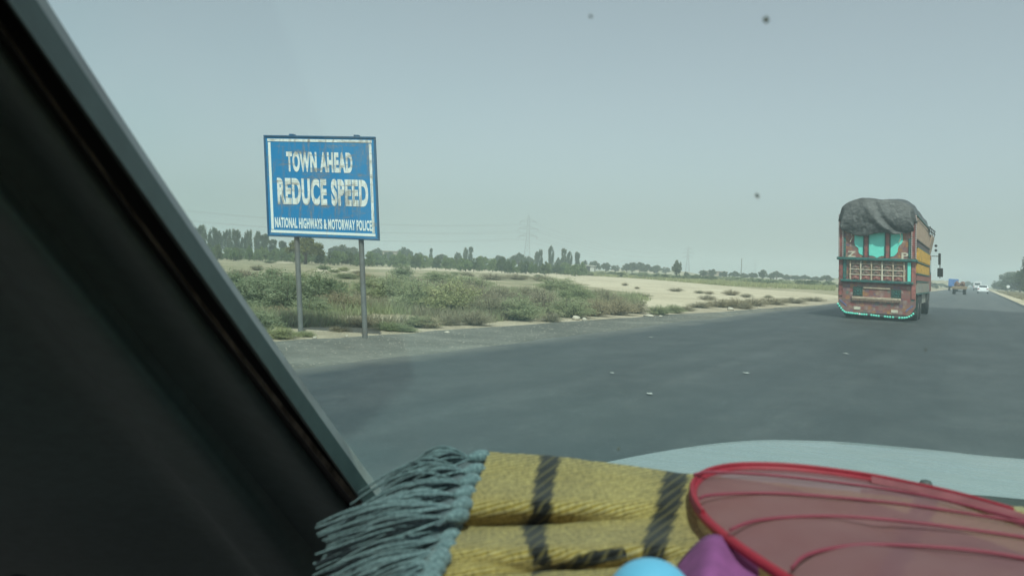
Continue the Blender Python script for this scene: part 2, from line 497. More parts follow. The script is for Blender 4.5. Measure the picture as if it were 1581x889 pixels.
mb = MB(); mb.box((-0.70, -0.62, 1.38), (0.05, 0.12, 0.64)); mb.build('door_post', TRIM_DARK, car)
mb = MB()
top = [(-0.72, -1.5), (-0.72, 0.08), (-0.45, 0.06), (-0.1, 0.03), (0.5, 0.03), (0.92, 0.03), (1.0, 0.0), (1.0, -1.5)]
mb.prism(top, 0.04, lambda x, y, d: (x, y, 1.71 + d))
mb.build('roof', HEADLINER, car, bevel=0.008)
mb = MB(); mb.prism([(-0.66, 0.02), (-0.30, 0.02), (-0.27, 0.20), (-0.29, 0.37), (-0.40, 0.40), (-0.60, 0.30)], 0.022, lambda x, y, d: (x, y, 1.675 + d))
mb.build('added_sun_blocker', HEADLINER, car, bevel=0.006)  # unseen board added to keep direct sun off the pillar
mb = MB(); mb.box((0.14, -1.5, 0.68), (1.75, 0.05, 0.82)); mb.build('rear_wall', HEADLINER, car)
mb = MB(); mb.box((1.0, -0.45, 0.63), (0.05, 2.0, 0.66)); mb.build('side_door', TRIM_DARK, car, bevel=0.01)
mb = MB(); mb.box((0.14, -0.3, 0.34), (1.7, 2.4, 0.06)); mb.build('floor_pan', TRIM_DARK, car)
mb = MB(); mb.bar((1.0, 0.02, 1.71), (0.98, 0.86, 1.0), 0.05, 0.06); mb.build('far_pillar', TRIM, car)
mb = MB(); mb.bar((1.0, -0.55, 1.71), (1.0, -0.55, 1.0), 0.10, 0.05); mb.build('door_post', TRIM, car)
# dashboard
mb = MB()
prof = [(0.30, 0.55), (0.30, 0.99), (0.34, 1.07), (0.42, 1.095), (0.70, 1.09), (0.80, 1.06), (0.86, 1.0), (0.86, 0.55)]
mb.prism(prof, 1.50, lambda y, z, d: (-0.47 + d * 0.9, y, z - 0.03))
mb.build('dashboard', DASH, car, bevel=0.01)

# bonnet
HT = [(860, 735, 1.35), (900, 722, 1.45), (935, 713, 1.52), (1000, 700, 1.6), (1100, 684, 1.68), (1180, 678, 1.72), (1300, 681, 1.70), (1450, 695, 1.64), (1515, 703, 1.60), (1581, 708, 1.58), (1700, 718, 1.54), (1850, 735, 1.48), (2000, 765, 1.38)]
hx = np.array([q[0] for q in HT]); hy = np.array([q[1] for q in HT]); hz = np.array([q[2] for q in HT])
P = []
for i in range(72):
    x = 862 + (1990 - 862) * i / 71
    yt = float(np.interp(x, hx, hy)); zt = float(np.interp(x, hx, hz))
    # smooth the contour
    yt = float(np.mean([np.interp(x + d, hx, hy) for d in (-30, -15, 0, 15, 30)]))
    zt = float(np.mean([np.interp(x + d, hx, hz) for d in (-60, -30, 0, 30, 60)]))
    col = []
    a = at(x, yt, zt)
    for k, (dy, dz) in enumerate(((0.18, -0.42), (0.12, -0.22), (0.07, -0.09), (0.035, -0.03))):
        col.append(a + np.array([0, dy * 0.9, dz]) + (r0 * (-0.10 * dy / 0.18) if x < 950 else 0))
    for v in np.linspace(0, 1, 18):
        y = yt + (840 - yt) * v ** 1.25
        Z = 1 / ((1 - v ** 1.25) / zt + v ** 1.25 / 1.02)
        Z += 0.05 * math.sin(math.pi * min(1, v * 1.0)) * 0.6
        xx = x
        col.append(at(xx, y, Z))
    P.append(col)
mb = MB(); mb.grid(P)
mb.build('bonnet', CAR_PAINT, car, smooth=60, solid=0.004)
mb = MB(); mb.tube([at(1330, 759, 1.12), at(1440, 766, 1.06), at(1530, 775, 1.02), at(1700, 792, 0.97)], [0.004, 0.006, 0.008, 0.008], 8); mb.build('wiper', BLACK, car)
mb = MB()
mb.grid([[at(x, y0_ - 4, 1.03), at(x, y0_ + 26, 0.97)] for x, y0_ in ((1440, 772), (1520, 779), (1600, 788), (1720, 802), (1850, 815))])
mb.build('cowl', BLACK, car, solid=0.01)
mb = MB(); mb.lathe([(0.0, 0.012), (0.007, 0.010), (0.010, 0.004), (0.011, -0.006)], at(1429, 752, 1.20), n=10); mb.build('washer_nozzle', DARKMETAL, car)

# windscreen: a thin pane of tinted, slightly dusty glass filled by a volume
m, nt, b, out = new_mat('windscreen_glass')
nt.nodes.remove(b)
va_ = nt.nodes.new('ShaderNodeVolumeAbsorption'); va_.inputs['Color'].default_value = (0.04, 0.84, 0.84, 1); va_.inputs['Density'].default_value = 34
vsc = nt.nodes.new('ShaderNodeVolumeScatter'); vsc.inputs['Color'].default_value = (0.72, 0.92, 0.97, 1); vsc.inputs['Density'].default_value = 10
ad_ = nt.nodes.new('ShaderNodeAddShader')
nt.links.new(va_.outputs[0], ad_.inputs[0]); nt.links.new(vsc.outputs[0], ad_.inputs[1]); nt.links.new(ad_.outputs[0], out.inputs['Volume'])
GLASS = m
nu, nv = 14, 14
A0 = pillar_pt('Q', -200, 0.03); A1 = pillar_pt('Q', 900, 0.03)
def ws(u, v, off=0.0):
    l = A0 * (1 - v) + A1 * v
    c = np.array([0.25, 0.05, 1.74]) * (1 - v) + np.array([0.25, 1.12, 0.90]) * v
    r_ = np.array([1.0, 0.02, 1.72]) * (1 - v) + np.array([1.0, 0.86, 0.93]) * v
    p = l * (1 - u) * (1 - 2 * u) + c * 4 * u * (1 - u) + r_ * u * (2 * u - 1)
    # a flatter middle than a plain parabola
    return p + np.array([0, off * 0.72, off * 0.69])
mb = MB()
out_ = [[ws(i / nu, j / nv, 0.0025) for j in range(nv + 1)] for i in range(nu + 1)]
inn_ = [[ws(i / nu, j / nv, -0.0025) for j in range(nv + 1)] for i in range(nu + 1)]
mb.grid(out_); b0 = len(mb.v); mb.grid(inn_)
mb.f = [f if max(f) < b0 else tuple(reversed(f)) for f in mb.f]
W_ = nv + 1
edge = [(i, 0) for i in range(nu)] + [(nu, j) for j in range(nv)] + [(i, nv) for i in range(nu, 0, -1)] + [(0, j) for j in range(nv, 0, -1)]
for k in range(len(edge)):
    a, c = edge[k], edge[(k + 1) % len(edge)]
    mb.face((a[0]*W_+a[1], c[0]*W_+c[1], b0+c[0]*W_+c[1], b0+a[0]*W_+a[1]))
wsc = mb.build('windscreen', GLASS, car, smooth=0, recalc=True)
# specks of dirt on the glass
SPECK = paint('dirt_speck', (0.10, 0.105, 0.10), 0.9, 0.2, 90, amount=0)
def ws_hit(px, py):
    d = ray(px, py)
    best = None
    for i in range(81):
        for j in range(81):
            p = ws(i / 80, j / 80) - EYEP
            Z = p @ fw
            e = np.linalg.norm(p / Z - d) if Z > 0 else 9
            if best is None or e < best[0]: best = (e, Z)
    return best[1]
for (px, py, rr) in ((1183, 31, 0.0017), (1169, 302, 0.0013), (1429, 540, 0.0010), (912, 26, 0.0009), (955, 692, 0.0017)):
    Z = ws_hit(px, py) - 0.008
    cpt = at(px, py, Z)
    mb = MB()
    ring = []
    for k in range(9):
        a = 2 * math.pi * k / 9
        q = rr * (0.75 + 0.5 * rng.random())
        ring.append(cpt + rt * math.cos(a) * q + up * math.sin(a) * q * 1.1)
    mb.add([cpt - fw * 0.0006] + ring + [cpt + fw * 0.0006], [(0, 1 + k, 1 + (k + 1) % 9) for k in range(9)] + [(10, 1 + (k + 1) % 9, 1 + k) for k in range(9)])
    mb.build('dirt_speck', SPECK, wsc)
del wsc

# ------------------------------------------------------------------ the shawl on the dashboard
m, nt, b, out = new_mat('shawl_weave')
uv = nt.nodes.new('ShaderNodeUVMap'); uvv = uv.outputs[0]
sep = nt.nodes.new('ShaderNodeSeparateXYZ'); nt.links.new(uvv, sep.inputs[0])
w1 = nt.nodes.new('ShaderNodeTexWave'); w1.wave_type = 'BANDS'; w1.bands_direction = 'DIAGONAL'
mp = nt.nodes.new('ShaderNodeMapping'); mp.inputs['Scale'].default_value = (60, 460, 1); mp.inputs['Rotation'].default_value = (0, 0, 0.0)
nt.links.new(uvv, mp.inputs[0]); nt.links.new(mp.outputs[0], w1.inputs['Vector']); w1.inputs['Scale'].default_value = 0.55; w1.inputs['Distortion'].default_value = 0.7; w1.inputs['Detail'].default_value = 2
w2 = nt.nodes.new('ShaderNodeTexWave'); w2.wave_type = 'BANDS'; w2.bands_direction = 'X'
mp2 = nt.nodes.new('ShaderNodeMapping'); mp2.inputs['Scale'].default_value = (520, 200, 1)
nt.links.new(uvv, mp2.inputs[0]); nt.links.new(mp2.outputs[0], w2.inputs['Vector']); w2.inputs['Scale'].default_value = 0.6; w2.inputs['Distortion'].default_value = 2.0
nz = noise(nt, 330, 3, 0.7, vec=uvv)
nbig = noise(nt, 24, 4, 0.6, vec=uvv)
yel = ramp(nt, w1.outputs['Fac'], [(0.15, (0.185, 0.13, 0.03)), (0.55, (0.33, 0.24, 0.075)), (0.9, (0.42, 0.325, 0.14))])
yel = mix(nt, 0.6, yel, ramp(nt, nz, [(0.35, 0.2), (0.65, 0.85)]), 'OVERLAY')
yel = mix(nt, 0.35, yel, ramp(nt, nbig, [(0.3, 0.3), (0.7, 0.72)]), 'OVERLAY')
# dark stripe with slanting yellow threads
attr = nt.nodes.new('ShaderNodeAttribute'); attr.attribute_name = 'stripe'
w3 = nt.nodes.new('ShaderNodeTexWave'); w3.wave_type = 'BANDS'; w3.bands_direction = 'DIAGONAL'
mp3 = nt.nodes.new('ShaderNodeMapping'); mp3.inputs['Scale'].default_value = (60, 78, 1)
nt.links.new(uvv, mp3.inputs[0]); nt.links.new(mp3.outputs[0], w3.inputs['Vector']); w3.inputs['Scale'].default_value = 1.0; w3.inputs['Distortion'].default_value = 0.8
drk = ramp(nt, w3.outputs['Fac'], [(0.4, (0.009, 0.0085, 0.008)), (0.75, (0.022, 0.02, 0.015)), (0.97, (0.085, 0.066, 0.026))])
edgef = math_(nt, 'ADD', attr.outputs['Fac'], math_(nt, 'MULTIPLY', math_(nt, 'SUBTRACT', w3.outputs['Fac'], 0.5), 0.16))
edgef = math_(nt, 'ADD', edgef, math_(nt, 'MULTIPLY', math_(nt, 'SUBTRACT', nz, 0.5), 0.35))
sf = ramp(nt, edgef, [(0.42, 0.0), (0.58, 1.0)])
colr = mix(nt, sf, yel, drk)
nt.links.new(colr, b.inputs['Base Color']); b.inputs['Roughness'].default_value = 0.95
b.inputs['Sheen Weight'].default_value = 0.15; b.inputs['Specular IOR Level'].default_value = 0.1
bump(nt, b, math_(nt, 'ADD', math_(nt, 'MULTIPLY', w1.outputs['Fac'], w2.outputs['Fac']), math_(nt, 'MULTIPLY', nz, 0.7)), 0.75, 0.0012)
SHAWL = m

LB = [(755, 702), (748, 720), (742, 737), (729, 767), (723, 790), (711, 809), (708, 832), (692, 858), (677, 889), (655, 935)]
lby = [q[1] for q in LB]; lbx = [q[0] for q in LB]
TOPC = [(700, 700), (755, 702), (850, 708), (960, 721), (1060, 735), (1200, 750), (1400, 772), (1573, 787), (1720, 803)]
tcx = [q[0] for q in TOPC]; tcy = [q[1] for q in TOPC]
def sm(x, a, b_):
    t = min(1, max(0, (x - a) / (b_ - a))); return t * t * (3 - 2 * t)
def gauss(x, c, w): return math.exp(-((x - c) / w) ** 2)
S1 = [(700, 853), (745, 841), (794, 835), (820, 824), (845, 828), (862, 835), (900, 850)]
S2 = [(700, 1056), (727, 1047), (790, 1030), (850, 1009), (935, 985)]
def cloth_z(x, y):
    yt = float(np.interp(x, tcx, tcy))
    v = (y - yt) / (935 - yt)
    back = 0.715 - 0.10 * (x - 755) / 800
    front = 0.47
    Z = 1 / ((1 - v) / back + v / front)
    near = 1 - sm(x, 960, 1150)
    Z += near * (-0.022 * gauss(y, 775 + (x - 750) * 0.05, 26) + 0.024 * gauss(y, 818 - (x - 740) * 0.07, 22) - 0.016 * gauss(y, 850, 18) + 0.012 * gauss(y, 892 - (x - 800) * 0.1, 14))
    Z += 0.006 * mnoise.noise(Vector((x * 0.012, y * 0.03, 1.7))) + 0.0007 * mnoise.noise(Vector((x * 0.05, y * 0.09, 4.0)))
    Z *= 1 + 0.06 * sm(x, 1090, 1260)
    Z += 0.02 * max(0, 1 - v / 0.10) ** 2       # rounded far edge
    return Z
NU, NV = 300, 90
P = []; ST = []; UVS = []
for i in range(NU + 1):
    u = i / NU
    row = []
    xt0 = 755 + (1720 - 755) * u
    # the far edge rolls over and hangs down behind
    ytop = float(np.interp(xt0, tcx, tcy)) + 1.5 * mnoise.noise(Vector((xt0 * 0.03, 0, 9)))
    a = at(xt0, ytop, cloth_z(xt0, ytop))
    for (dy, dz) in ((0.045, -0.085), (0.038, -0.04), (0.022, -0.012)):
        row.append(a + (fw * np.array([1, 1, 0])) * dy + np.array([0, 0, dz])); ST.append((xt0, ytop, 'b'))
    for j in range(NV + 1):
        v = j / NV
        y = ytop + (935 - ytop) * v
        xl = float(np.interp(y, lby, lbx))
        x = xl + (1720 - xl) * u
        row.append(at(x, y, cloth_z(x, y))); ST.append((x, y, 'f'))
    P.append(row)
mb = MB(); mb.grid(P)
shawl_root = empty('shawl', tuple(at(900, 800, 0.6)), 'mustard yellow woven shawl with dark stripes and grey blue tassels on the dashboard', 'shawl')
off = -np.array(shawl_root.location)
mb.v = [tuple(np.array(p) + off) for p in mb.v]
cl = mb.build('woven_cloth', SHAWL, shawl_root, smooth=180)
me = cl.data
at_ = me.attributes.new('stripe', 'FLOAT', 'POINT')
vals = []
s1y = [q[0] for q in S1]; s1x = [q[1] for q in S1]; s2y = [q[0] for q in S2]; s2x = [q[1] for q in S2]
uvl = me.uv_layers.new(name='UVMap')
uvc = []
for (x, y, k) in ST:
    d1 = abs(x - float(np.interp(y, s1y, s1x))) / (15.5 + 3 * gauss(y, 815, 20))
    d2 = abs(x - float(np.interp(y, s2y, s2x))) / 19.0
    # stripe on the lower fold, curving to the left
    d3 = 9
    if 820 < x < 965:
        yc = 854 + (960 - x) ** 1.25 * 0.064
        d3 = abs(y - yc) / (3 + 0.065 * (960 - x))
    if y > 868: d1 = 9
    d4 = abs(x - (1440 - (y - 760) * 0.5)) / 20
    vals.append(1 - 0.5 * min(d1, d2, d3, d4, 2))
    uvc.append((x / FPX * 0.62, (y + 0.05 * (x - 800)) / FPX * 0.62 * 1.1))
at_.data.foreach_set('value', vals)
uva = np.array(uvc)[np.array([l.vertex_index for l in me.loops])]
uvl.data.foreach_set('uv', uva.astype(np.float32).ravel())
sol = cl.modifiers.new('solid', 'SOLIDIFY'); sol.thickness = 0.003; sol.offset = 1

m, nt, b, out = new_mat('tassel_yarn')
n1 = noise(nt, 60, 4, 0.6, coord='Generated')
n2 = noise(nt, 420, 3, 0.6)
c = ramp(nt, n2, [(0.3, (0.055, 0.085, 0.095)), (0.55, (0.13, 0.185, 0.20)), (0.75, (0.23, 0.30, 0.32))])
nt.links.new(c, b.inputs['Base Color']); b.inputs['Roughness'].default_value = 0.9; b.inputs['Sheen Weight'].default_value = 0.2; b.inputs['Specular IOR Level'].default_value = 0.15
bump(nt, b, n2, 0.5, 0.0008)
YARN = m
# tassels: knot at the shawl's edge, a loose bundle of yarn running off to the left
NT = 13
tips = [(612, 750), (580, 780), (548, 804), (524, 818), (512, 830), (508, 848), (506, 870), (502, 898), (508, 925), (530, 945), (558, 955), (590, 960), (626, 965)]
for i in range(NT):
    t = i / (NT - 1)
    y = 704 + (905 - 704) * t ** 0.93
    x = float(np.interp(y, lby, lbx)) - 2
    Zc = cloth_z(x + 6, max(y, 704)) - 0.004
    k0 = at(x + 4, y - 1, Zc)
    ang = math.atan2(10 + 9 * t, -30)
    lenk = 30 + 6 * rng.random()
    k1 = at(x + lenk * math.cos(ang) * 0.95, y + 4 + 7 * t, Zc - 0.010)
    mb = MB()
    pts = [k0 + (k1 - k0) * s_ for s_ in (0, 0.12, 0.3, 0.5, 0.7, 0.88, 1.0)]
    pr = 0.0050 + 0.0010 * rng.random()
    mb.tube(pts, [pr * q for q in (0.4, 0.95, 1.15, 1.2, 1.0, 0.7, 0.55)], 9)
    tx, ty = tips[i]
    zt = 0.80 - 0.28 * t if i > 3 else 0.74
    zt = min(zt, Zc + 0.02)
    nst = 50
    for s_ in range(nst):
        jx, jy = rng.gauss(0, 15), rng.gauss(0, 12)
        sag = rng.uniform(-10, 14)
        wv = rng.uniform(0, 6.28); wa = rng.uniform(1.0, 4.2)
        sh = rng.uniform(0.72, 1.04)
        e = (x + lenk * math.cos(ang) + (tx + jx - x - lenk * math.cos(ang)) * sh, y + (ty + jy - y) * sh)
        x0_, y0_ = x + lenk * math.cos(ang) * 0.8, y + 4 + 6 * t
        pts = []
        dz = rng.gauss(0, 0.006)
        arch = -16 * (1 - t) if i < 6 else -4
        for q in range(13):
            g = q / 12
            xx_ = x0_ + (e[0] - x0_) * g + wa * math.sin(wv + g * 7) * g
            yy_ = y0_ + (e[1] - y0_) * (g ** 1.12 if i < 8 else g) + (sag * 0.5 + arch) * math.sin(math.pi * g) + wa * math.cos(wv * 1.3 + g * 6) * g + jy * 0.35 * math.sin(math.pi * g)
            ZZ = (Zc - 0.008) * (1 - g) + zt * g + dz * math.sin(math.pi * min(1, g * 1.2)) - 0.012 * math.sin(math.pi * g)
            pts.append(at(xx_, yy_, ZZ))
        rad = 0.00078 + 0.0004 * rng.random()
        mb.tube(pts, [rad * 0.9] * 4 + [rad] * 8 + [rad * 0.8], 5)
    mb.v = [tuple(np.array(p) + off) for p in mb.v]
    mb.build('tassel', YARN, shawl_root, smooth=80)

# ------------------------------------------------------------------ red mesh sunshade lying on the shawl
p1, p2, p3 = at(1068, 758, 0.61), at(1581, 799, 0.555), at(1225, 905, 0.435)
pn = np.cross(p2 - p1, p3 - p1); pn /= np.linalg.norm(pn)
if pn[2] < 0: pn = -pn
def onplane(x, y, lift=0.0):
    d = ray(x, y)
    k = ((p1 - EYEP) @ pn) / (d @ pn)
    return EYEP + d * k + pn * lift
RIMPX = [(1581, 801), (1531, 785), (1474, 769), (1417, 756), (1345, 741), (1269, 730), (1208, 724), (1151, 723), (1113, 727), (1086, 736), (1071, 750), (1069, 765), (1077, 785), (1094, 807), (1132, 838), (1170, 864), (1208, 889), (1250, 914), (1300, 940)]
rim = [onplane(*q) for q in RIMPX]
# close the loop outside the picture with an arc in the same plane
arc = [onplane(*q) for q in ((1390, 975), (1500, 1005), (1640, 1020), (1780, 1005), (1880, 965), (1890, 915), (1820, 870), (1740, 842), (1660, 821))]   # out of the picture
loop = rim + arc
def smooth_loop(P, it=2, closed=True):
    P = [np.array(p) for p in P]
    for _ in range(it):
        Q = []
        n = len(P)
        for i in range(n if closed else n - 1):
            p, q = P[i], P[(i + 1) % n]
            Q += [p * 0.75 + q * 0.25, p * 0.25 + q * 0.75]
        if not closed: Q = [P[0]] + Q + [P[-1]]
        P = Q
    return P
loop_s = smooth_loop(loop, 2)
cen = np.mean(loop_s, axis=0)
RED = paint('red_binding', (0.27, 0.01, 0.025), 0.6, 0.15, 90, amount=0)
RED_WIRE = paint('red_wire', (0.22, 0.025, 0.05), 0.6, 0.12, 60, amount=0)
m, nt, b, out = new_mat('sunshade_mesh')
nn = noise(nt, 22, 4)
cc = ramp(nt, nn, [(0.3, (0.37, 0.155, 0.185)), (0.7, (0.43, 0.21, 0.24))])
nt.links.new(cc, b.inputs['Base Color']); b.inputs['Roughness'].default_value = 0.8
tr = nt.nodes.new('ShaderNodeBsdfTransparent')
tl = nt.nodes.new('ShaderNodeBsdfTranslucent'); tl.inputs['Color'].default_value = (0.50, 0.24, 0.28, 1)
ms = nt.nodes.new('ShaderNodeMixShader'); ms.inputs[0].default_value = 0.55
nt.links.new(b.outputs[0], ms.inputs[1]); nt.links.new(tl.outputs[0], ms.inputs[2])
ms2 = nt.nodes.new('ShaderNodeMixShader'); ms2.inputs[0].default_value = 0.18
nt.links.new(ms.outputs[0], ms2.inputs[1]); nt.links.new(tr.outputs[0], ms2.inputs[2]); nt.links.new(ms2.outputs[0], out.inputs['Surface'])
MESHF = m
MESHRED = paint('sunshade_mesh_doubled', (0.20, 0.05, 0.06), 0.8, 0.3, 40, amount=0)
shade = empty('sunshade', tuple(onplane(1400, 860)), 'red rimmed round mesh sunshade with curved wires lying over the yellow shawl', 'sunshade')
so = -np.array(shade.location)
def shp(P): return [np.array(p) + so for p in P]
mb = MB(); mb.tube(shp(loop_s + [loop_s[0]]), 0.0033, 8); mb.build('rim', RED, shade, smooth=80)
mb = MB(); mb.tube(shp([p + pn * 0.004 + (p - cen) * 0.008 for p in loop_s[:50]]), 0.0018, 6); mb.build('rim_stitching', RED, shade, smooth=80)
mb = MB()
cc_ = np.mean(loop_s, axis=0)
rings = [[cc_ + (p - cc_) * s_ + pn * (0.006 * math.sin(s_ * 3.14) + 0.0035 * s_ * (1 - s_) * 4 * mnoise.noise(Vector(tuple((cc_ + (p - cc_) * s_) * 14)))) for p in loop_s + [loop_s[0]]] for s_ in np.linspace(1, 0.0005, 16)]
mb.grid([shp(r_) for r_ in rings]); mb.build('mesh_panel', MESHF, shade, smooth=180)
WIRES = [[(1071, 747), (1088, 742), (1140, 744), (1208, 749), (1322, 763), (1400, 775), (1455, 786), (1581, 821), (1680, 850)],
         [(1080, 785), (1089, 780), (1130, 777), (1193, 776), (1284, 782), (1398, 794), (1493, 809), (1581, 824), (1690, 845)],
         [(1127, 836), (1147, 826), (1178, 818), (1246, 813), (1322, 814), (1436, 826), (1581, 847), (1690, 868)],
         [(1222, 897), (1238, 877), (1284, 864), (1341, 858), (1436, 862), (1512, 869), (1581, 881), (1690, 905)]]
for w_ in WIRES:
    pts = smooth_loop([onplane(x, y, 0.0075) for x, y in w_], 2, False)
    mb = MB(); mb.tube(shp(pts), 0.0011, 6); mb.build('wire', RED_WIRE, shade, smooth=80)
mb = MB()
ta = [(1345, 744), (1417, 759), (1474, 772), (1531, 788), (1600, 809), (1690, 845)]
tb = [(1345, 753), (1417, 768), (1474, 783), (1531, 803), (1600, 832), (1690, 880)]
mb.grid([[p for p in shp([onplane(x, y, 0.005), onplane((x + x2) / 2, (y + y2) / 2, 0.007), onplane(x2, y2, 0.004)])] for (x, y), (x2, y2) in zip(ta, tb)])
mb.build('doubled_edge', MESHRED, shade, smooth=180)

# purple fabric and light blue cap at the bottom edge of the view
PURPLE = paint('purple_fabric', (0.20, 0.05, 0.17), 0.9, 0.2, 60, amount=0)
pc = empty('purple_fabric', tuple(at(1110, 880, 0.5)), 'purple fabric bunched up between the yellow shawl and the red sunshade', 'fabric')
po = -np.array(pc.location)
P = []
for i in range(25):
    t = i / 24
    row = []
    ex, ey = 1040 + 150 * t, 890
    ridge = (1040 + 130 * t, 884 - 58 * math.sin(math.pi * min(1.0, t ** 0.85 * 0.86)) ** 0.8 + 3 * math.sin(t * 11))
    for j in range(15):
        g = j / 14
        x = ridge[0] + (ex - ridge[0]) * g * 0.3; y = ridge[1] + (960 - ridge[1]) * g
        row.append(at(x, y, 0.515 - 0.09 * g + 0.006 * math.sin(t * 9 + g * 3) - 0.012 * math.sin(g * 3.1)) + po)
    P.append(row)
mb = MB(); mb.grid(P); mb.build('bunched_cloth', PURPLE, pc, smooth=180, solid=0.003)
BLUE = paint('light_blue_plastic', (0.12, 0.39, 0.60), 0.45, 0.05, 10, amount=0)
bc = empty('blue_bottle', tuple(at(1003, 960, 0.43)), 'light blue rounded bottle top poking up below the yellow shawl', 'bottle')
c0 = at(1003, 960, 0.43)
mb = MB()
prof = [(0.0, 0.0335)] + [(0.0245 * math.sin(a), 0.009 + 0.0245 * math.cos(a)) for a in np.linspace(0.15, 1.57, 9)] + [(0.025, -0.01), (0.025, -0.022)]
mb.lathe(prof, (0, 0, 0), n=32)
mb.build('cap', BLUE, bc, smooth=60)
mb = MB(); mb.lathe([(0.0235, -0.022), (0.0262, -0.024), (0.028, -0.03), (0.028, -0.17)], (0, 0, 0), n=28); mb.build('bottle_body', BLUE, bc, smooth=60)

# ------------------------------------------------------------------ the road sign
def rust_mask(nt, v, s1, s2):
    a = noise(nt, s1, 6, 0.7, vec=v, stretch=(0.55, 1, 2.6)); b_ = noise(nt, s2, 6, 0.7, vec=v, stretch=(2.8, 1, 0.35))
    return a, b_
def sign_mat(name, base, amt, lo, hi):
    m, nt, b, out = new_mat(name)
    tc = nt.nodes.new('ShaderNodeTexCoord'); v = tc.outputs['Object']
    a, b_ = rust_mask(nt, v, 3.2, 3.4)
    f1 = ramp(nt, a, [(lo, 0), (hi, amt)]); f2 = ramp(nt, b_, [(lo, 0), (hi, amt)])
    fine = noise(nt, 16, 5, 0.75, vec=v, stretch=(1.6, 1, 0.7))
    f = math_(nt, 'MULTIPLY', math_(nt, 'MAXIMUM', f1, f2), ramp(nt, fine, [(0.3, 0.35), (0.6, 1.0)]))
    c = mix(nt, f, base, ramp(nt, fine, [(0.35, (0.10, 0.085, 0.07)), (0.65, (0.27, 0.235, 0.19))]))
    nt.links.new(c, b.inputs['Base Color']); b.inputs['Roughness'].default_value = 0.5
    return m
SIGN_BLUE = sign_mat('sign_blue', (0.005, 0.175, 0.40), 0.85, 0.53, 0.66)
SIGN_WHITE = sign_mat('sign_white', (0.66, 0.7, 0.68), 0.95, 0.50, 0.62)
SIGN_WHITE2 = sign_mat('sign_white_clean', (0.66, 0.72, 0.70), 0.6, 0.60, 0.75)
SIGN_EDGE = paint('sign_edge', (0.02, 0.085, 0.17), 0.55, 0.2, 12, (0.1, 0.08, 0.06), 0.5)
# corner positions from the photograph put the board about 13.6 m off, facing slightly away
Zs = 13.55
cL, cR = at(412.5, 286.5, Zs + 0.13), at(582, 291.5, Zs - 0.25)
sx = cR - cL; sx[2] = 0; SW = float(np.linalg.norm(sx)); sx /= SW
bl, br = at(416.5, 362.5, Zs + 0.13), at(583.5, 370.5, Zs - 0.25)
zb = float((bl[2] + br[2]) / 2)
tl_, tr_ = at(409, 211, Zs + 0.13), at(580, 213, Zs - 0.25)
zt_ = float((tl_[2] + tr_[2]) / 2)
SH = zt_ - zb
mid_b = (bl + br) / 2; mid_t = (tl_ + tr_) / 2
shear = float(((mid_t - mid_b) @ sx) / SH)
sbase = np.array([mid_b[0], mid_b[1], 0.0]) - sx * shear * zb
ang_s = math.atan2(sx[1], sx[0])
road_sign = empty('road_sign', tuple(sbase), 'blue road sign reading TOWN AHEAD REDUCE SPEED on two grey steel posts', 'road sign', rz=ang_s)
def lean(p): return (p[0] + shear * p[2], p[1], p[2])
hw = SW / 2
mb = MB(lean); mb.box((0, 0, zb + SH / 2), (SW - 0.03, 0.02, SH - 0.03)); mb.build('board', SIGN_BLUE, road_sign, bevel=0.003)
for (a, b_) in (((-hw, zb), (hw, zb)), ((-hw, zt_), (hw, zt_))):
    mb = MB(lean); mb.box((0, 0.0, a[1]), (SW + 0.03, 0.05, 0.032)); mb.build('frame_bar', SIGN_EDGE, road_sign, bevel=0.006)
for sx_ in (-1, 1):
    mb = MB(lean); mb.box((sx_ * hw, 0.0, zb + SH / 2), (0.032, 0.046, SH - 0.035)); mb.build('frame_bar', SIGN_EDGE, road_sign, bevel=0.006)
bw = 0.044
for (cx_, cz_, w_, h_) in ((0, zb + 0.07, SW - 0.10, bw), (0, zt_ - 0.065, SW - 0.10, bw)):
    mb = MB(lean); mb.box((cx_, -0.0125, cz_), (w_, 0.005, h_)); mb.build('border_strip', SIGN_WHITE if cz_ > zb + 0.5 else SIGN_WHITE2, road_sign)
for sx_ in (-1, 1):
    mb = MB(lean); mb.box((sx_ * (hw - 0.082), -0.0122, zb + SH / 2), (0.046, 0.0044, SH - 0.205)); mb.build('border_strip', SIGN_WHITE if sx_ > 0 else SIGN_WHITE2, road_sign)
def lettering(txt, x0, x1, z0, z1, mat, bold=0.02, parent=road_sign, y=-0.0125, fn=lean, depth=0.004, name='lettering'):
    cu = bpy.data.curves.new('txt', 'FONT'); cu.body = txt; cu.size = 1; cu.offset = bold; cu.resolution_u = 4; cu.space_character = 1.12
    o = bpy.data.objects.new('txt', cu); C.objects.link(o)
    bpy.context.view_layer.update()
    dg = bpy.context.evaluated_depsgraph_get()
    me = bpy.data.meshes.new_from_object(o.evaluated_get(dg))
    bpy.data.objects.remove(o); bpy.data.curves.remove(cu)
    co = np.array([v.co[:] for v in me.vertices])
    mn, mx = co.min(0), co.max(0)
    X = x0 + (co[:, 0] - mn[0]) / (mx[0] - mn[0]) * (x1 - x0)
    Zz = z0 + (co[:, 1] - mn[1]) / (mx[1] - mn[1]) * (z1 - z0)
    mb = MB(fn)
    mb.v = [(float(a), y, float(b_)) for a, b_ in zip(X, Zz)]
    for p in me.polygons: mb.face(list(p.vertices))
    bpy.data.meshes.remove(me)
    o = mb.build(name, mat, parent, smooth=0)
    s_ = o.modifiers.new('solid', 'SOLIDIFY'); s_.thickness = depth; s_.offset = 0
    return o
fx = lambda f: -hw + f * SW
fz = lambda f: zt_ - f * SH
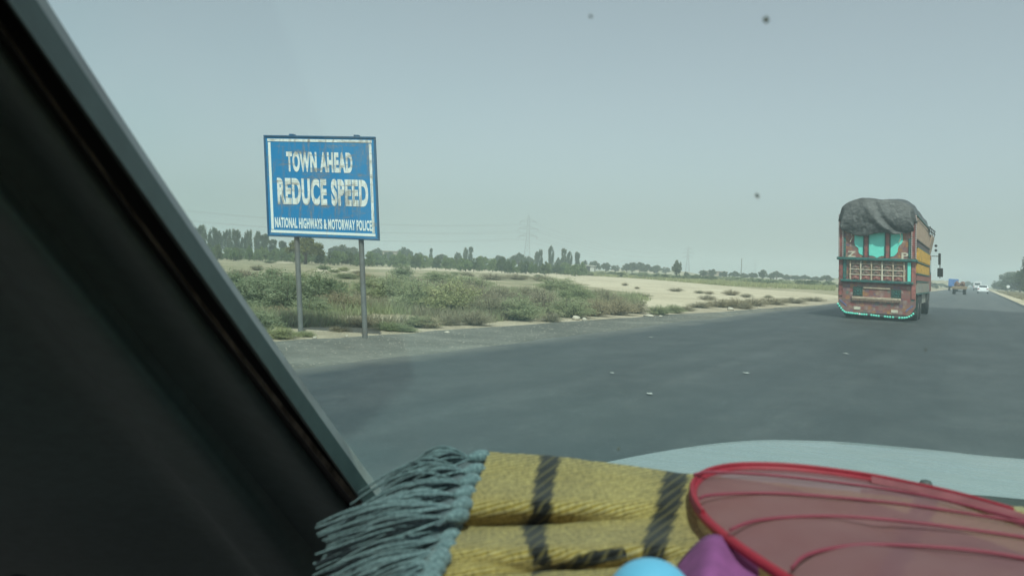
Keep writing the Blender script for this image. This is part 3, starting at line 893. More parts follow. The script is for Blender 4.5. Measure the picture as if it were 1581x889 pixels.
# fractions of the board's width and height read off the photograph
lettering('TOWN AHEAD', fx(0.195), fx(0.795), fz(0.355), fz(0.150), SIGN_WHITE, 0.05)
lettering('REDUCE SPEED', fx(0.100), fx(0.925), fz(0.685), fz(0.415), SIGN_WHITE, 0.05)
lettering('NATIONAL HIGHWAYS & MOTORWAY POLICE', fx(0.065), fx(0.945), fz(0.920), fz(0.815), SIGN_WHITE2, 0.036)
for (fp, pxb, pyb) in ((0.245, 461, 521), (0.832, 555.5, 517)):
    X = fx(fp)
    mb = MB(lean)
    mb.tube([(X, 0.055, -0.15), (X, 0.055, 0.8), (X, 0.055, zb + 0.3), (X, 0.055, zt_ + 0.02)], 0.045, 14)
    mb.build('post', GALV, road_sign, smooth=60)
    mb = MB(lean); mb.box((X, 0.055, zt_ + 0.032), (0.085, 0.10, 0.03)); mb.build('post_cap', SIGN_EDGE, road_sign, bevel=0.006)
    for z_ in (zb + 0.25, zt_ - 0.3):
        mb = MB(lean); mb.box((X, 0.055, z_), (0.14, 0.115, 0.04)); mb.build('clamp', GALV, road_sign, bevel=0.004)

# ------------------------------------------------------------------ the painted truck
T_RED = paint('truck_red', (0.215, 0.058, 0.052), 0.55, 0.6, 9, (0.15, 0.14, 0.12), 0.85, gscale=7)
T_SALMON = paint('truck_salmon', (0.265, 0.088, 0.075), 0.55, 0.55, 8, (0.20, 0.165, 0.14), 0.9, gscale=6)
T_TEAL = paint('truck_teal', (0.02, 0.105, 0.095), 0.5, 0.6, 12, (0.11, 0.09, 0.08), 0.85, gscale=7)
T_TURQ = paint('truck_turquoise', (0.14, 0.64, 0.54), 0.5, 0.08, 5, (0.2, 0.4, 0.34), 0.25)
T_YELLOW = paint('truck_yellow', (0.50, 0.29, 0.04), 0.55, 0.4, 9, (0.25, 0.15, 0.06), 0.4, gscale=5)
T_BEIGE = paint('truck_beige', (0.34, 0.25, 0.19), 0.6, 0.3, 10, (0.25, 0.1, 0.07), 0.6, gscale=6)
T_PURPLE = paint('truck_purple_ribs', (0.10, 0.07, 0.075), 0.6, 0.4, 10, amount=0.4)
T_CARVE = paint('truck_carved_wood', (0.20, 0.125, 0.09), 0.65, 0.5, 22, (0.33, 0.25, 0.17), 0.6, gscale=16)
T_TAN = paint('truck_tan_trim', (0.42, 0.33, 0.24), 0.6, 0.3, 16, (0.2, 0.12, 0.1), 0.6, gscale=9)
T_GREYF = paint('truck_grey_floral', (0.25, 0.25, 0.22), 0.6, 0.5, 22, (0.13, 0.05, 0.04), 0.7, gscale=14)
T_BLUEV = paint('truck_blue_violet', (0.12, 0.13, 0.27), 0.5, 0.4, 16, amount=0.4)
T_GREEN = paint('truck_dark_green', (0.02, 0.05, 0.04), 0.5, 0.6, 18, amount=0.3)
T_CREAM = paint('truck_cream', (0.55, 0.5, 0.4), 0.6, 0.2, 12, amount=0.4)
m, nt, b, out = new_mat('reflector_teal')
b.inputs['Base Color'].default_value = (0.14, 0.72, 0.55, 1); b.inputs['Roughness'].default_value = 0.3
REFL = m
def motif(name, base, cols, scale):
    m, nt, b, out = new_mat(name)
    tc = nt.nodes.new('ShaderNodeTexCoord'); v = tc.outputs['Object']
    vo = nt.nodes.new('ShaderNodeTexVoronoi'); vo.inputs['Scale'].default_value = scale; vo.inputs['Randomness'].default_value = 0.55; nt.links.new(v, vo.inputs['Vector'])
    pick = nt.nodes.new('ShaderNodeSeparateColor'); nt.links.new(vo.outputs['Color'], pick.inputs[0])
    pal = ramp(nt, pick.outputs[0], [(i / len(cols), c) for i, c in enumerate(cols)]); 
    for nd in nt.nodes:
        if nd.type == 'VALTORGB' and len(nd.color_ramp.elements) == len(cols): nd.color_ramp.interpolation = 'CONSTANT'
    ringf = ramp(nt, vo.outputs['Distance'], [(0.0, 0.9), (0.22, 0.9), (0.26, 0.1), (0.34, 0.1), (0.38, 0.8), (0.5, 0.25)])
    c = mix(nt, ringf, base, pal)
    n0 = noise(nt, 3.0, 5, 0.7); c = mix(nt, ramp(nt, n0, [(0.46, 0.0), (0.6, 0.7)]), c, tuple(min(1, x * 1.35 + 0.03) for x in base))
    n1 = noise(nt, 6, 6, 0.7); c = mix(nt, ramp(nt, n1, [(0.42, 0.0), (0.65, 0.75)]), c, tuple(x * 0.55 + 0.05 for x in base))
    nt.links.new(c, b.inputs['Base Color']); b.inputs['Roughness'].default_value = 0.55
    return m
PAL = [(0.42, 0.33, 0.22), (0.05, 0.2, 0.17), (0.5, 0.25, 0.05), (0.3, 0.05, 0.05), (0.45, 0.42, 0.38), (0.08, 0.09, 0.2)]
T_MOTIF = motif('truck_motif_red', (0.19, 0.07, 0.058), PAL, 8.5)
T_MOTIF2 = motif('truck_motif_brown', (0.15, 0.09, 0.07), PAL, 9.0)
T_MOTIF3 = motif('truck_motif_grey', (0.22, 0.21, 0.18), PAL, 8.0)
REFL_W = paint('reflector_white', (0.75, 0.85, 0.8), 0.2, 0.05, 4, amount=0)
STUD = paint('chrome_stud', (0.55, 0.5, 0.48), 0.3, 0.3, 30, (0.25, 0.08, 0.07), 0.6, 0.4, gscale=30)
m, nt, b, out = new_mat('tarpaulin')
n1 = noise(nt, 4, 6, 0.7); n2 = noise(nt, 8, 7, 0.85, stretch=(0.8, 0.8, 1.5)); n3 = noise(nt, 1.8, 4, 0.6)
c = ramp(nt, n2, [(0.36, (0.03, 0.033, 0.034)), (0.48, (0.065, 0.07, 0.071)), (0.58, (0.10, 0.105, 0.105)), (0.7, (0.17, 0.175, 0.172))])  # glints on the crinkles painted into the colour as paler flecks
c = mix(nt, ramp(nt, n3, [(0.4, 0.0), (0.65, 0.6)]), c, (0.022, 0.023, 0.024))
nt.links.new(c, b.inputs['Base Color']); b.inputs['Roughness'].default_value = 0.45
bump(nt, b, mix(nt, 0.55, n1, n2), 0.6, 0.08)
TARP = m

TY0, TXC, THW, TL = 29.5, -2.93, 1.2, 10.3
truck = empty('cargo_truck', (TXC, TY0, 0.05), 'tall red decorated cargo truck with a black tarpaulin over its load', 'truck')
def tl_(p): return (p[0] - 0.045 * p[2] + 0.02, p[1], p[2])
def zx(X, Yy):   # from the enlarged view of the tailgate to the tailgate's own plane
    return ((X - 362) / 204.0, (838 - Yy) / 186.0 - 0.04)
def tbox(x0, x1, z0, z1, y0, y1, mb=None):
    mb = mb or MB(tl_)
    mb.box(((x0+x1)/2, (y0+y1)/2, (z0+z1)/2), (x1-x0, y1-y0, z1-z0)); return mb
# body core
mb = tbox(-1.13, 1.13, 0.95, 2.75, 0.06, 8.0); mb.build('cargo_box', T_RED, truck)
mb = tbox(-0.95, 0.95, 0.55, 0.94, 0.3, 10.0); mb.build('chassis', DARKMETAL, truck)
# corner posts with studs
for s_ in (-1, 1):
    xo = s_ * 1.12
    mb = tbox(xo - 0.075, xo + 0.075, 2.07, 3.52, -0.04, 0.14); po_ = mb.build('corner_post', T_RED, truck, bevel=0.01)
    mb = MB(tl_)
    for k in range(24):
        z_ = 2.12 + k * 0.059
        for dx in (-0.062, 0.062):
            mb.lathe([(0.026, -0.0), (0.02, -0.018), (0.0, -0.024)], (xo + dx, -0.04, z_), 'Y', 8)
    tag(mb.build('stud_row', STUD, po_), kind='stuff')
    mb = tbox(xo - 0.065, xo + 0.065, 0.75, 2.0, -0.03, 0.14); mb.build('corner_post', T_RED if s_ < 0 else T_SALMON, truck, bevel=0.01)
    mb = tbox(s_ * 0.99 - 0.05, s_ * 0.99 + 0.05, 1.33, 1.97, -0.05, 0.03); mb.build('turquoise_strip', T_TEAL if s_ < 0 else T_TURQ, truck, bevel=0.008)
    mb = tbox(s_ * 1.0 - 0.035, s_ * 1.0 + 0.035, 2.1, 2.75, -0.035, 0.03); mb.build('side_strip', T_TEAL, truck, bevel=0.008)
# upper tail panel
mb = tbox(-1.03, 1.03, 2.06, 3.35, 0.0, 0.06); mb.build('upper_tail_panel', T_MOTIF, truck)
pl = lambda x, y, d: (x, -0.012 + d, y)
for poly in ([(308, 250), (420, 250), (417, 360), (413, 398), (410, 430), (392, 431), (378, 436), (364, 444), (350, 436), (338, 432), (315, 430), (308, 400)],
             [(222, 255), (284, 250), (285, 432), (272, 430), (250, 418), (246, 402), (248, 390), (240, 380), (226, 371), (220, 352)],
             [(440, 250), (520, 255), (524, 335), (516, 352), (500, 364), (494, 382), (493, 402), (482, 418), (468, 430), (444, 433)]):
    mb = MB(tl_); mb.prism([zx(*q) for q in poly][::-1], 0.015, pl); mb.build('turquoise_panel', T_TURQ, truck)
for X in (296, 431):
    x_, _ = zx(X, 0)
    mb = tbox(x_ - 0.062, x_ + 0.062, 2.08, 3.1, -0.045, -0.001); bo = mb.build('tail_bar', T_RED, truck, bevel=0.008)
    mb = MB(tl_)
    for k in range(16):
        for dx in (-0.068, 0.068):
            mb.lathe([(0.028, 0.0), (0.022, -0.02), (0.0, -0.026)], (x_ + dx, -0.03, 2.12 + k * 0.06), 'Y', 8)
    tag(mb.build('stud_row', DARKMETAL, bo), kind='stuff')
# painted letters
xa, za = zx(176, 442); xb, zb_ = zx(230, 406)
lettering('Z', xa, xb, za, zb_, T_CREAM, 0.02, truck, -0.008, tl_)
xa, za = zx(516, 446); xb, zb_ = zx(560, 406)
lettering('P', xa, xb, za, zb_, T_CREAM, 0.02, truck, -0.008, tl_)
# ledges
mb = tbox(-1.24, 1.24, 1.985, 2.075, -0.13, 0.10); mb.build('tail_ledge', T_TEAL, truck, bevel=0.012)
mb = tbox(-1.12, 1.12, 1.245, 1.325, -0.12, 0.10); mb.build('tail_ledge', T_TEAL, truck, bevel=0.012)
# carved middle panel: five bays, three tiers
mb = tbox(-1.0, 1.0, 1.325, 1.985, 0.0, 0.06); mb.build('carved_board', T_MOTIF2, truck)
colx = [zx(X, 0)[0] for X in (195, 262, 330, 397, 465, 532)]
for x_ in colx:
    mb = MB(tl_); mb.lathe([(0.028, 1.33), (0.034, 1.42), (0.022, 1.5), (0.03, 1.62), (0.022, 1.74), (0.034, 1.86), (0.02, 1.91), (0.04, 1.94), (0.0, 1.975)], (x_, -0.03, 0), n=10); mb.build('baluster', T_CREAM if x_ in colx[1:5:2] else T_TAN, truck)
mb0 = MB(); mb0.box((0, 0, 0), (0.24, 0.02, 0.15))
mb0.prism([(-0.085, -0.05), (-0.05, -0.06), (0.05, -0.06), (0.085, -0.05), (0.08, 0.015), (0.045, 0.05), (0.0, 0.062), (-0.045, 0.05), (-0.08, 0.015)], 0.025, lambda x, y, d: (x, -0.035 + d, y))
mb0.lathe([(0.045, -0.035), (0.036, -0.052), (0.0, -0.06)], (0, 0, -0.01), 'Y', 10)
proto_me = None
for r_i, (zc_, mt) in enumerate(((1.41, T_SALMON), (1.585, T_MOTIF2), (1.76, T_MOTIF2))):
    for c_i in range(5):
        x_ = (colx[c_i] + colx[c_i + 1]) / 2
        if c_i == 0:
            o = mb0.build('carved_panel', mt, truck, loc=tl_((x_, -0.012, zc_))); proto_me = o
        else:
            o = proto_me.copy(); C.objects.link(o); o.parent = truck; o.location = tl_((x_, -0.012, zc_))
for z_ in (1.497, 1.672, 1.862):
    mb = tbox(colx[0] - 0.03, colx[-1] + 0.03, z_ - 0.014, z_ + 0.014, -0.05, -0.002); mb.build('carved_rail', T_TAN if z_ > 1.8 else T_CREAM, truck, bevel=0.005)
# lower tail panel with raised ends
low = [(118, 612), (605, 612), (606, 735), (585, 768), (565, 790), (165, 790), (140, 765), (118, 735)]
mb = MB(tl_); mb.prism([zx(*q) for q in low][::-1], 0.07, lambda x, y, d: (x, 0.0 + d, y)); mb.build('lower_tail_panel', T_MOTIF, truck)
for (X0, X1, Y0, Y1) in ((215, 276, 628, 686), (455, 517, 634, 692)):
    (xa, za), (xb, zb_) = zx(X0, Y1), zx(X1, Y0)
    mb = tbox(xa, xb, za, zb_, -0.03, -0.001); go = mb.build('green_ornament', T_GREEN, truck, bevel=0.006)
    mb = MB(tl_)
    for k in range(8):
        a = k * math.pi / 4
        cx_, cz_ = (xa + xb) / 2, (za + zb_) / 2
        mb.lathe([(0.026, -0.028), (0.018, -0.04), (0, -0.044)], (cx_ + 0.085 * math.cos(a), 0, cz_ + 0.085 * math.sin(a)), 'Y', 7)
    mb.lathe([(0.045, -0.028), (0.03, -0.045), (0, -0.05)], ((xa + xb) / 2, 0, (za + zb_) / 2), 'Y', 9)
    tag(mb.build('ornament_petals', T_TEAL, go), kind='stuff')
mb = MB(tl_)
(xa, za), (xb, zb_) = zx(205, 638), zx(450, 626)
tbox(zx(280, 0)[0], zx(450, 0)[0], za, zb_, -0.03, 0.0, mb); mb.build('tail_moulding', T_TAN, truck, bevel=0.008)
(xa, za), (xb, zb_) = zx(208, 704), zx(515, 690)
mb = tbox(xa, xb, za, zb_, -0.07, 0.0); tm = mb.build('tail_moulding', T_TAN, truck, bevel=0.01)
mb = MB(tl_)
for k in range(24):
    x_ = xa + (k + 0.5) * (xb - xa) / 24
    w_ = (xb - xa) / 48
    mb.prism([(x_ - w_, za), (x_ + w_, za), (x_ + w_ * 0.8, za - 0.05), (x_, za - 0.075), (x_ - w_ * 0.8, za - 0.05)], 0.012, lambda x, y, d: (x, -0.062 + d, y))
mb.build('scalloped_fringe', T_CARVE, tm)
for (X0, X1, Y0, Y1) in ((220, 262, 754, 772), (456, 498, 760, 779)):
    (xa, za), (xb, zb_) = zx(X0, Y1), zx(X1, Y0)
    mb = tbox(xa, xb, za, zb_, -0.018, 0.0); mb.build('small_plate', T_CREAM, truck)
for (X0, X1, Y0, Y1, s_) in ((122, 172, 715, 752, 1), (545, 595, 728, 765, -1)):
    (xa, za), (xb, zb_) = zx(X0, Y1), zx(X1, Y0)
    p_ = [(xa, zb_), (xa + 0.06, zb_), (xb, za + 0.03), (xb, za - 0.03)] if s_ > 0 else [(xb, zb_), (xb - 0.06, zb_), (xa, za + 0.03), (xa, za - 0.03)]
    mb = MB(tl_); mb.prism(p_, 0.014, lambda x, y, d: (x, -0.015 + d, y)); mb.build('violet_corner', T_BLUEV, truck)
# bumper and its reflectors
path = [(116, 738), (128, 758), (146, 780), (162, 795), (240, 799), (362, 803), (480, 806), (560, 802), (586, 790), (604, 765)]
mb = MB(tl_); mb.tube([(zx(*q)[0], 0.02, zx(*q)[1]) for q in path], 0.05, 8); mb.build('bumper', DARKMETAL, truck)
spots = [(118, 744), (127, 757), (138, 770), (149, 782), (160, 791), (172, 795), (187, 796), (201, 797), (214, 798), (229, 799), (243, 799), (258, 800), (272, 801), (287, 801), (302, 801), (333, 802), (348, 803), (363, 804), (379, 805), (418, 806), (434, 807), (450, 807), (468, 807), (507, 808), (523, 807), (538, 806), (552, 803), (566, 797), (579, 789), (591, 778)]
mbr = MB(); mbr.lathe([(0.036, 0.0), (0.034, -0.014), (0.02, -0.024), (0.0, -0.027)], (0, 0, 0), 'Y', 10)
ro_ = mbr.build('reflector', REFL, truck, loc=tl_((zx(*spots[0])[0], -0.045, zx(*spots[0])[1])))
for q in spots[1:]:
    x_, z_ = zx(*q)
    if q[0] == 258:
        mbr.build('reflector', REFL_W, truck, loc=tl_((x_, -0.045, z_)))
    else:
        o = ro_.copy(); C.objects.link(o); o.parent = truck; o.location = tl_((x_, -0.045, z_))
# side walls in fluted bands
bands = [(2.74, 3.50, T_BEIGE, 0.045, 0.42), (2.52, 2.70, T_PURPLE, 0.04, 0.13), (2.04, 2.48, T_YELLOW, 0.075, 0.55), (1.63, 1.96, T_YELLOW, 0.05, 0.42), (1.38, 1.58, T_SALMON, 0.045, 0.2), (0.95, 1.32, T_MOTIF3, 0.05, 0.3)]
for s_ in (-1, 1):
    for (z0, z1, mt, dp, stp) in bands:
        mb = MB(tl_)
        tbox(min(s_ * 1.13, s_ * 1.165), max(s_ * 1.13, s_ * 1.165), z0, z1, 0.15, 8.0, mb)
        n_ = int(7.8 / stp)
        for k in range(n_):
            y_ = 0.2 + (k + 0.5) * 7.75 / n_
            mb.box((s_ * (1.165 + dp / 2), y_, (z0 + z1) / 2), (dp, stp * 0.6, (z1 - z0) * 0.94))
        mb.build('side_band', mt, truck)
    for z_ in (2.72, 2.5, 2.0, 1.605, 1.35, 0.93, 3.52):
        mb = MB(tl_); mb.box((s_ * 1.175, 4.1, z_), (0.10, 7.9, 0.035)); mb.build('side_rail', T_TEAL if z_ != 2.72 else DARKMETAL, truck)
    mb = MB(tl_); mb.box((s_ * 1.1, 5.0, 0.72), (0.08, 3.2, 0.34)); mb.build('side_skirt', T_GREYF, truck)
    # mud flap behind the rear wheels
    mb = MB(tl_); mb.box((s_ * 1.0, 0.95, 0.52), (0.38, 0.02, 0.6)); mb.build('mud_flap', T_GREEN, truck)
    for y_ in (1.55, 2.85, 9.0):
        x_ = s_ * (0.93 if y_ < 9 else 1.0)
        wroot = MB(); wd = 0.5 if y_ < 9 else 0.28
        wroot.lathe([(0.30, -wd/2), (0.46, -wd/2), (0.50, -wd/2 + 0.05), (0.50, -0.02), (0.47, 0.0), (0.50, 0.02), (0.50, wd/2 - 0.05), (0.46, wd/2), (0.30, wd/2)], (0, 0, 0), 'X', 24)
        wo = wroot.build('wheel', TYRE, truck, loc=(x_, y_, 0.5))
        mb = MB(); mb.lathe([(0.30, s_ * (wd/2 - 0.01)), (0.27, s_ * (wd/2 - 0.09)), (0.13, s_ * (wd/2 - 0.10)), (0.11, s_ * (wd/2 + 0.0)), (0.0, s_ * (wd/2 + 0.01))], (0, 0, 0), 'X', 18)
        mb.build('wheel_rim', RIM, wo)
mb = MB()
for y_ in (1.55, 2.85, 9.0): mb.tube([(-0.9, y_, 0.5), (0.9, y_, 0.5)], 0.07, 8)
mb.build('axle', DARKMETAL, truck)
# cab with its crown over the roof
mb = MB(tl_); mb.box((0, 9.15, 1.75), (2.36, 1.9, 1.6)); mb.build('cab', T_RED, truck, bevel=0.06)
mb = MB(tl_); mb.box((0, 10.12, 2.0), (1.9, 0.03, 0.7)); mb.build('cab_windscreen', GLASS_DARK, truck)
for s_ in (-1, 1):
    mb = MB(tl_); mb.box((s_ * 1.185, 9.2, 2.0), (0.02, 1.0, 0.6)); mb.build('cab_window', GLASS_DARK, truck)
mb = MB(tl_)
mb.prism([(-1.15, 2.56), (1.15, 2.56), (1.3, 3.3), (0.8, 3.55), (-0.8, 3.55), (-1.3, 3.3)], 1.9, lambda x, y, d: (x, 8.2 + d, y)); mb.build('cab_crown', T_BEIGE, truck, bevel=0.03)
mb = MB(tl_)
for z_ in (3.55, 3.42): mb.bar((1.24, 6.4, z_), (1.32, 10.1, z_ + 0.02), 0.03)
for y_ in (6.4, 7.6, 8.8, 10.1): mb.bar((1.26, y_, 3.2), (1.30, y_, 3.57), 0.03)
mb.build('roof_rail', DARKMETAL, truck)
for z_ in (2.95, 2.75):
    mb = MB(tl_); mb.lathe([(0.0, -0.06), (0.05, -0.05), (0.06, 0.0), (0.05, 0.05), (0, 0.06)], (1.36, 9.9, z_), 'Y', 10)
    mb.build('marker_lamp', DARKMETAL, truck)
mb = MB(tl_)
mb.tube([(1.2, 9.9, 2.5), (1.45, 10.0, 2.5), (1.52, 10.0, 2.4), (1.52, 10.0, 1.55)], 0.018, 6); mo = mb.build('mirror_arm', DARKMETAL, truck)
mb = MB(tl_); mb.box((1.53, 9.98, 1.80), (0.22, 0.05, 0.38)); mb.build('mirror', BLACK, mo, bevel=0.02)
mb = MB(tl_); mb.box((1.50, 9.98, 2.38), (0.10, 0.05, 0.5)); mb.build('mirror', BLACK, mo, bevel=0.02)
# tarpaulin: domed over the load, gathered where it hangs over the tail
P = []
NX, NYT = 90, 34
def tarp_pt(u, q):
    # u across -1..1, q along: <0 hangs down the tail
    edge = abs(u)
    x = 1.10 * math.copysign(min(1.0, (abs(u) / 0.90)), u) if edge < 0.90 else math.copysign(1.10 + 0.10 * (edge - 0.9) / 0.1, u)
    dome = 4.06 - 0.34 * (abs(u) / 0.9) ** 3.2 - 0.03 * math.sin(u * 3 + 1) if edge < 0.9 else 3.72 - 0.45 * (edge - 0.9) / 0.1
    if q >= 0:
        y = -0.06 + q * 7.8
        z = dome + 0.10 * sm(q, 0.0, 0.12) + 0.07 * mnoise.noise(Vector((x * 1.2, y * 0.6, 2)))
        y += 0.0
    else:
        d = -q
        bot = 2.86 + 0.06 * math.sin(u * 5 + 0.6) + (0.18 * sm(u, 0.45, 0.95)) + 0.07 * sm(-u, 0.5, 0.95)
        z = dome - d * (dome - bot)
        y = -0.06 - 0.20 * math.sin(d * 2.5) * (1 - 0.35 * abs(u)) 
        # long diagonal folds that run to the lower middle
        x *= 0.93
        ph = u - 0.75 * d * d + 0.12 * mnoise.noise(Vector((u * 2, d * 2, 5)))
        f = 0.10 * (math.exp(-((ph + 0.28) / 0.13) ** 2) - 0.8 * math.exp(-((ph + 0.05) / 0.12) ** 2))
        f = -f + 0.06 * mnoise.noise(Vector((u * 3.2, d * 2.4, 2))) + 0.03 * mnoise.noise(Vector((u * 8, d * 6, 6))) + 0.02 * mnoise.noise(Vector((u * 17, d * 13, 9)))
        y += f * d ** 0.6 * (0.5 + 0.5 * math.cos(u * 1.2))
        x += 0.02 * math.sin(d * 5 + u * 4) * d
    z += 0.03 * mnoise.noise(Vector((x * 4, y * 4, z * 4)))
    return (x, y, z)
qs = [-1 + i / 40 for i in range(41)] + [0.01, 0.03, 0.06, 0.1, 0.15, 0.22, 0.3, 0.4, 0.55, 0.7, 0.85, 1.0]
for i in range(NX + 1):
    u = -1 + 2 * i / NX
    P.append([tarp_pt(u, q) for q in qs])
mb = MB(tl_); mb.grid(P); tp = mb.build('tarpaulin', TARP, truck, smooth=180, solid=0.015)
mb = MB(tl_)
for u_ in (-0.7, 0.62):
    a = tarp_pt(u_, -1.0); mb.tube([a, (a[0] + 0.02, a[1] + 0.1, a[2] - 0.12), (a[0] - 0.05, -0.05, a[2] - 0.28)], 0.012, 5)
mb.build('tie_rope', T_CREAM, tp)

# ------------------------------------------------------------------ far traffic
def place_far(px, Z):
    """point on the road that shows at image column px, at depth Z"""
    p = at(px, horizon(px), Z); return (float(p[0]), float(p[1]), 0.05)
CARW = paint('white_car_paint', (0.72, 0.74, 0.76), 0.25, 0.03, 3, amount=0.1)
LAMP_RED = paint('tail_lamp_red', (0.4, 0.02, 0.02), 0.3, 0.1, 9, amount=0)
wc = empty('white_car', place_far(1518, 138), 'white saloon car driving away down the road in the right lane', 'car')
prof = [(0.0, 0.35), (0.02, 0.75), (0.12, 0.95), (0.75, 1.02), (1.35, 1.42), (2.6, 1.44), (3.25, 1.0), (4.1, 0.9), (4.3, 0.7), (4.32, 0.35)]
mb = MB()
secs = []
for s_, wsc_, in ((-1, 1), (1, 1)):
    pass
lo_ = [(y, z) for y, z in prof]
mb.prism(lo_, 1.66, lambda y, z, d: ((-0.83 + d) * (1.0 if z < 1.05 else 0.84), y, z))
mb.build('body', CARW, wc, bevel=0.05)
mb = MB(); mb.prism([(0.86, 1.06), (1.30, 1.35), (1.26, 1.37), (0.80, 1.08)], 1.2, lambda y, z, d: (-0.6 + d, y, z + 0.005)); mb.build('rear_window', GLASS_DARK, wc)
for s_ in (-1, 1):
    mb = MB(); mb.box((s_ * 0.74, 2.0, 1.2), (0.10, 1.6, 0.3)); mb.build('side_window', GLASS_DARK, wc)
    mb = MB(); mb.box((s_ * 0.66, -0.005, 0.82), (0.26, 0.06, 0.14)); mb.build('tail_light', LAMP_RED, wc)
    for y_ in (0.75, 3.5):
        mb = MB(); mb.lathe([(0.18, -0.1), (0.31, -0.1), (0.32, 0.0), (0.31, 0.1), (0.18, 0.1)], (s_ * 0.72, y_, 0.32), 'X', 14); mb.build('wheel', TYRE, wc)
mb = MB(); mb.box((0, -0.02, 0.45), (1.62, 0.1, 0.2)); mb.build('bumper', CARW, wc, bevel=0.02)
# white van further on
wv = empty('white_van', place_far(1509, 215), 'white high roofed van far down the road beyond the white car', 'van')
mb = MB(); mb.prism([(-0.9, 0.7), (0.9, 0.7), (0.95, 1.2), (0.93, 2.0), (0.8, 2.35), (0.45, 2.5), (-0.45, 2.5), (-0.8, 2.35), (-0.93, 2.0), (-0.95, 1.2)], 5.2, lambda x, z, d: (x, d, z)); mb.build('body', CARW, wv, bevel=0.03)
mb = MB(); mb.box((0, -0.03, 0.55), (1.8, 0.1, 0.3)); mb.build('bumper', DARKMETAL, wv)
mb = MB(); mb.box((0, -0.01, 1.75), (1.3, 0.04, 0.5)); mb.build('rear_window', GLASS_DARK, wv)
for s_ in (-1, 1):
    mb = MB(); mb.box((s_ * 0.8, -0.02, 1.05), (0.16, 0.05, 0.3)); mb.build('tail_light', LAMP_RED, wv)
    for y_ in (1.0, 4.2):
        mb = MB(); mb.lathe([(0.2, -0.12), (0.38, -0.12), (0.4, 0.0), (0.38, 0.12), (0.2, 0.12)], (s_ * 0.8, y_, 0.4), 'X', 14); mb.build('wheel', TYRE, wv)
# trailer with a load
BROWN = paint('brown_load', (0.16, 0.085, 0.06), 0.8, 0.4, 5, amount=0.4)
TANW = paint('tan_boards', (0.30, 0.22, 0.14), 0.8, 0.3, 5, amount=0.4)
tr_ = empty('farm_trailer', place_far(1481.5, 110), 'low two wheeled trailer with a reddish brown load, ahead of the decorated truck', 'trailer')
mb = MB(); mb.box((0, 1.8, 0.78), (1.75, 3.6, 0.12)); mb.build('bed', TANW, tr_, bevel=0.01)
mb = MB(); mb.box((0, 0.0, 0.98), (1.75, 0.06, 0.28)); mb.build('tailboard', TANW, tr_, bevel=0.01)
for s_ in (-1, 1):
    mb = MB(); mb.box((s_ * 0.87, 1.8, 0.98), (0.05, 3.5, 0.28)); mb.build('sideboard', TANW, tr_, bevel=0.01)
    mb = MB(); mb.lathe([(0.2, -0.2), (0.36, -0.2), (0.42, -0.1), (0.42, 0.1), (0.36, 0.2), (0.2, 0.2)], (s_ * 0.62, 1.2, 0.42), 'X', 16); mb.build('wheel', TYRE, tr_)
mb = MB(); mb.tube([(-0.6, 1.2, 0.42), (0.6, 1.2, 0.42)], 0.06, 8); mb.build('axle', DARKMETAL, tr_)
mb = MB()
for k in range(14):
    x_, y_, z_ = rng.uniform(-0.55, 0.6), rng.uniform(0.4, 2.6), rng.uniform(1.1, 1.55)
    mb.lathe([(0.0, -0.2), (0.26, -0.16), (0.34, 0), (0.26, 0.16), (0, 0.2)], (x_, y_, z_), 'X', 9)
tag(mb.build('sack_load', BROWN, None, loc=tr_.location), 'reddish brown heap of sacks riding on the low trailer', 'load')
# blue truck further along
BLUEB = paint('blue_truck_paint', (0.04, 0.15, 0.42), 0.5, 0.2, 3, (0.4, 0.42, 0.42), 0.3)
bt = empty('blue_truck', place_far(1471.5, 165), 'blue box truck on the left of the road beyond the brown trailer', 'truck')
mb = MB(); mb.box((0, 2.4, 1.72), (1.75, 4.6, 1.5)); mb.build('cargo_box', BLUEB, bt, bevel=0.04)
for s_ in (-1, 1):
    mb = MB(); mb.box((s_ * 0.44, 0.085, 1.7), (0.82, 0.03, 1.4)); mb.build('rear_door', BLUEB, bt, bevel=0.01)
mb = MB(); mb.box((0, 5.5, 1.35), (1.7, 1.3, 1.5)); mb.build('cab', BLUEB, bt, bevel=0.08)
mb = MB(); mb.box((0, 3.0, 0.72), (1.0, 5.6, 0.2)); mb.build('chassis', DARKMETAL, bt)
for s_ in (-1, 1):
    for y_ in (1.0, 5.3):
        mb = MB(); mb.lathe([(0.2, -0.14), (0.4, -0.14), (0.43, 0.0), (0.4, 0.14), (0.2, 0.14)], (s_ * 0.72, y_, 0.43), 'X', 14); mb.build('wheel', TYRE, bt)
# small white marker sign on the right verge
ms_ = empty('marker_sign', (4.6, 168, 0), 'small round white marker sign on the right verge before the trees', 'sign')
mb = MB(); mb.tube([(0, 0, -0.1), (0, 0, 1.3)], 0.05, 8); mb.build('post', GALV, ms_)
mb = MB(); mb.lathe([(0.0, -0.03), (0.27, -0.03), (0.28, 0.0), (0.27, 0.02), (0, 0.02)], (0, -0.07, 1.45), 'Y', 18); mb.build('disc', WHITE, ms_)

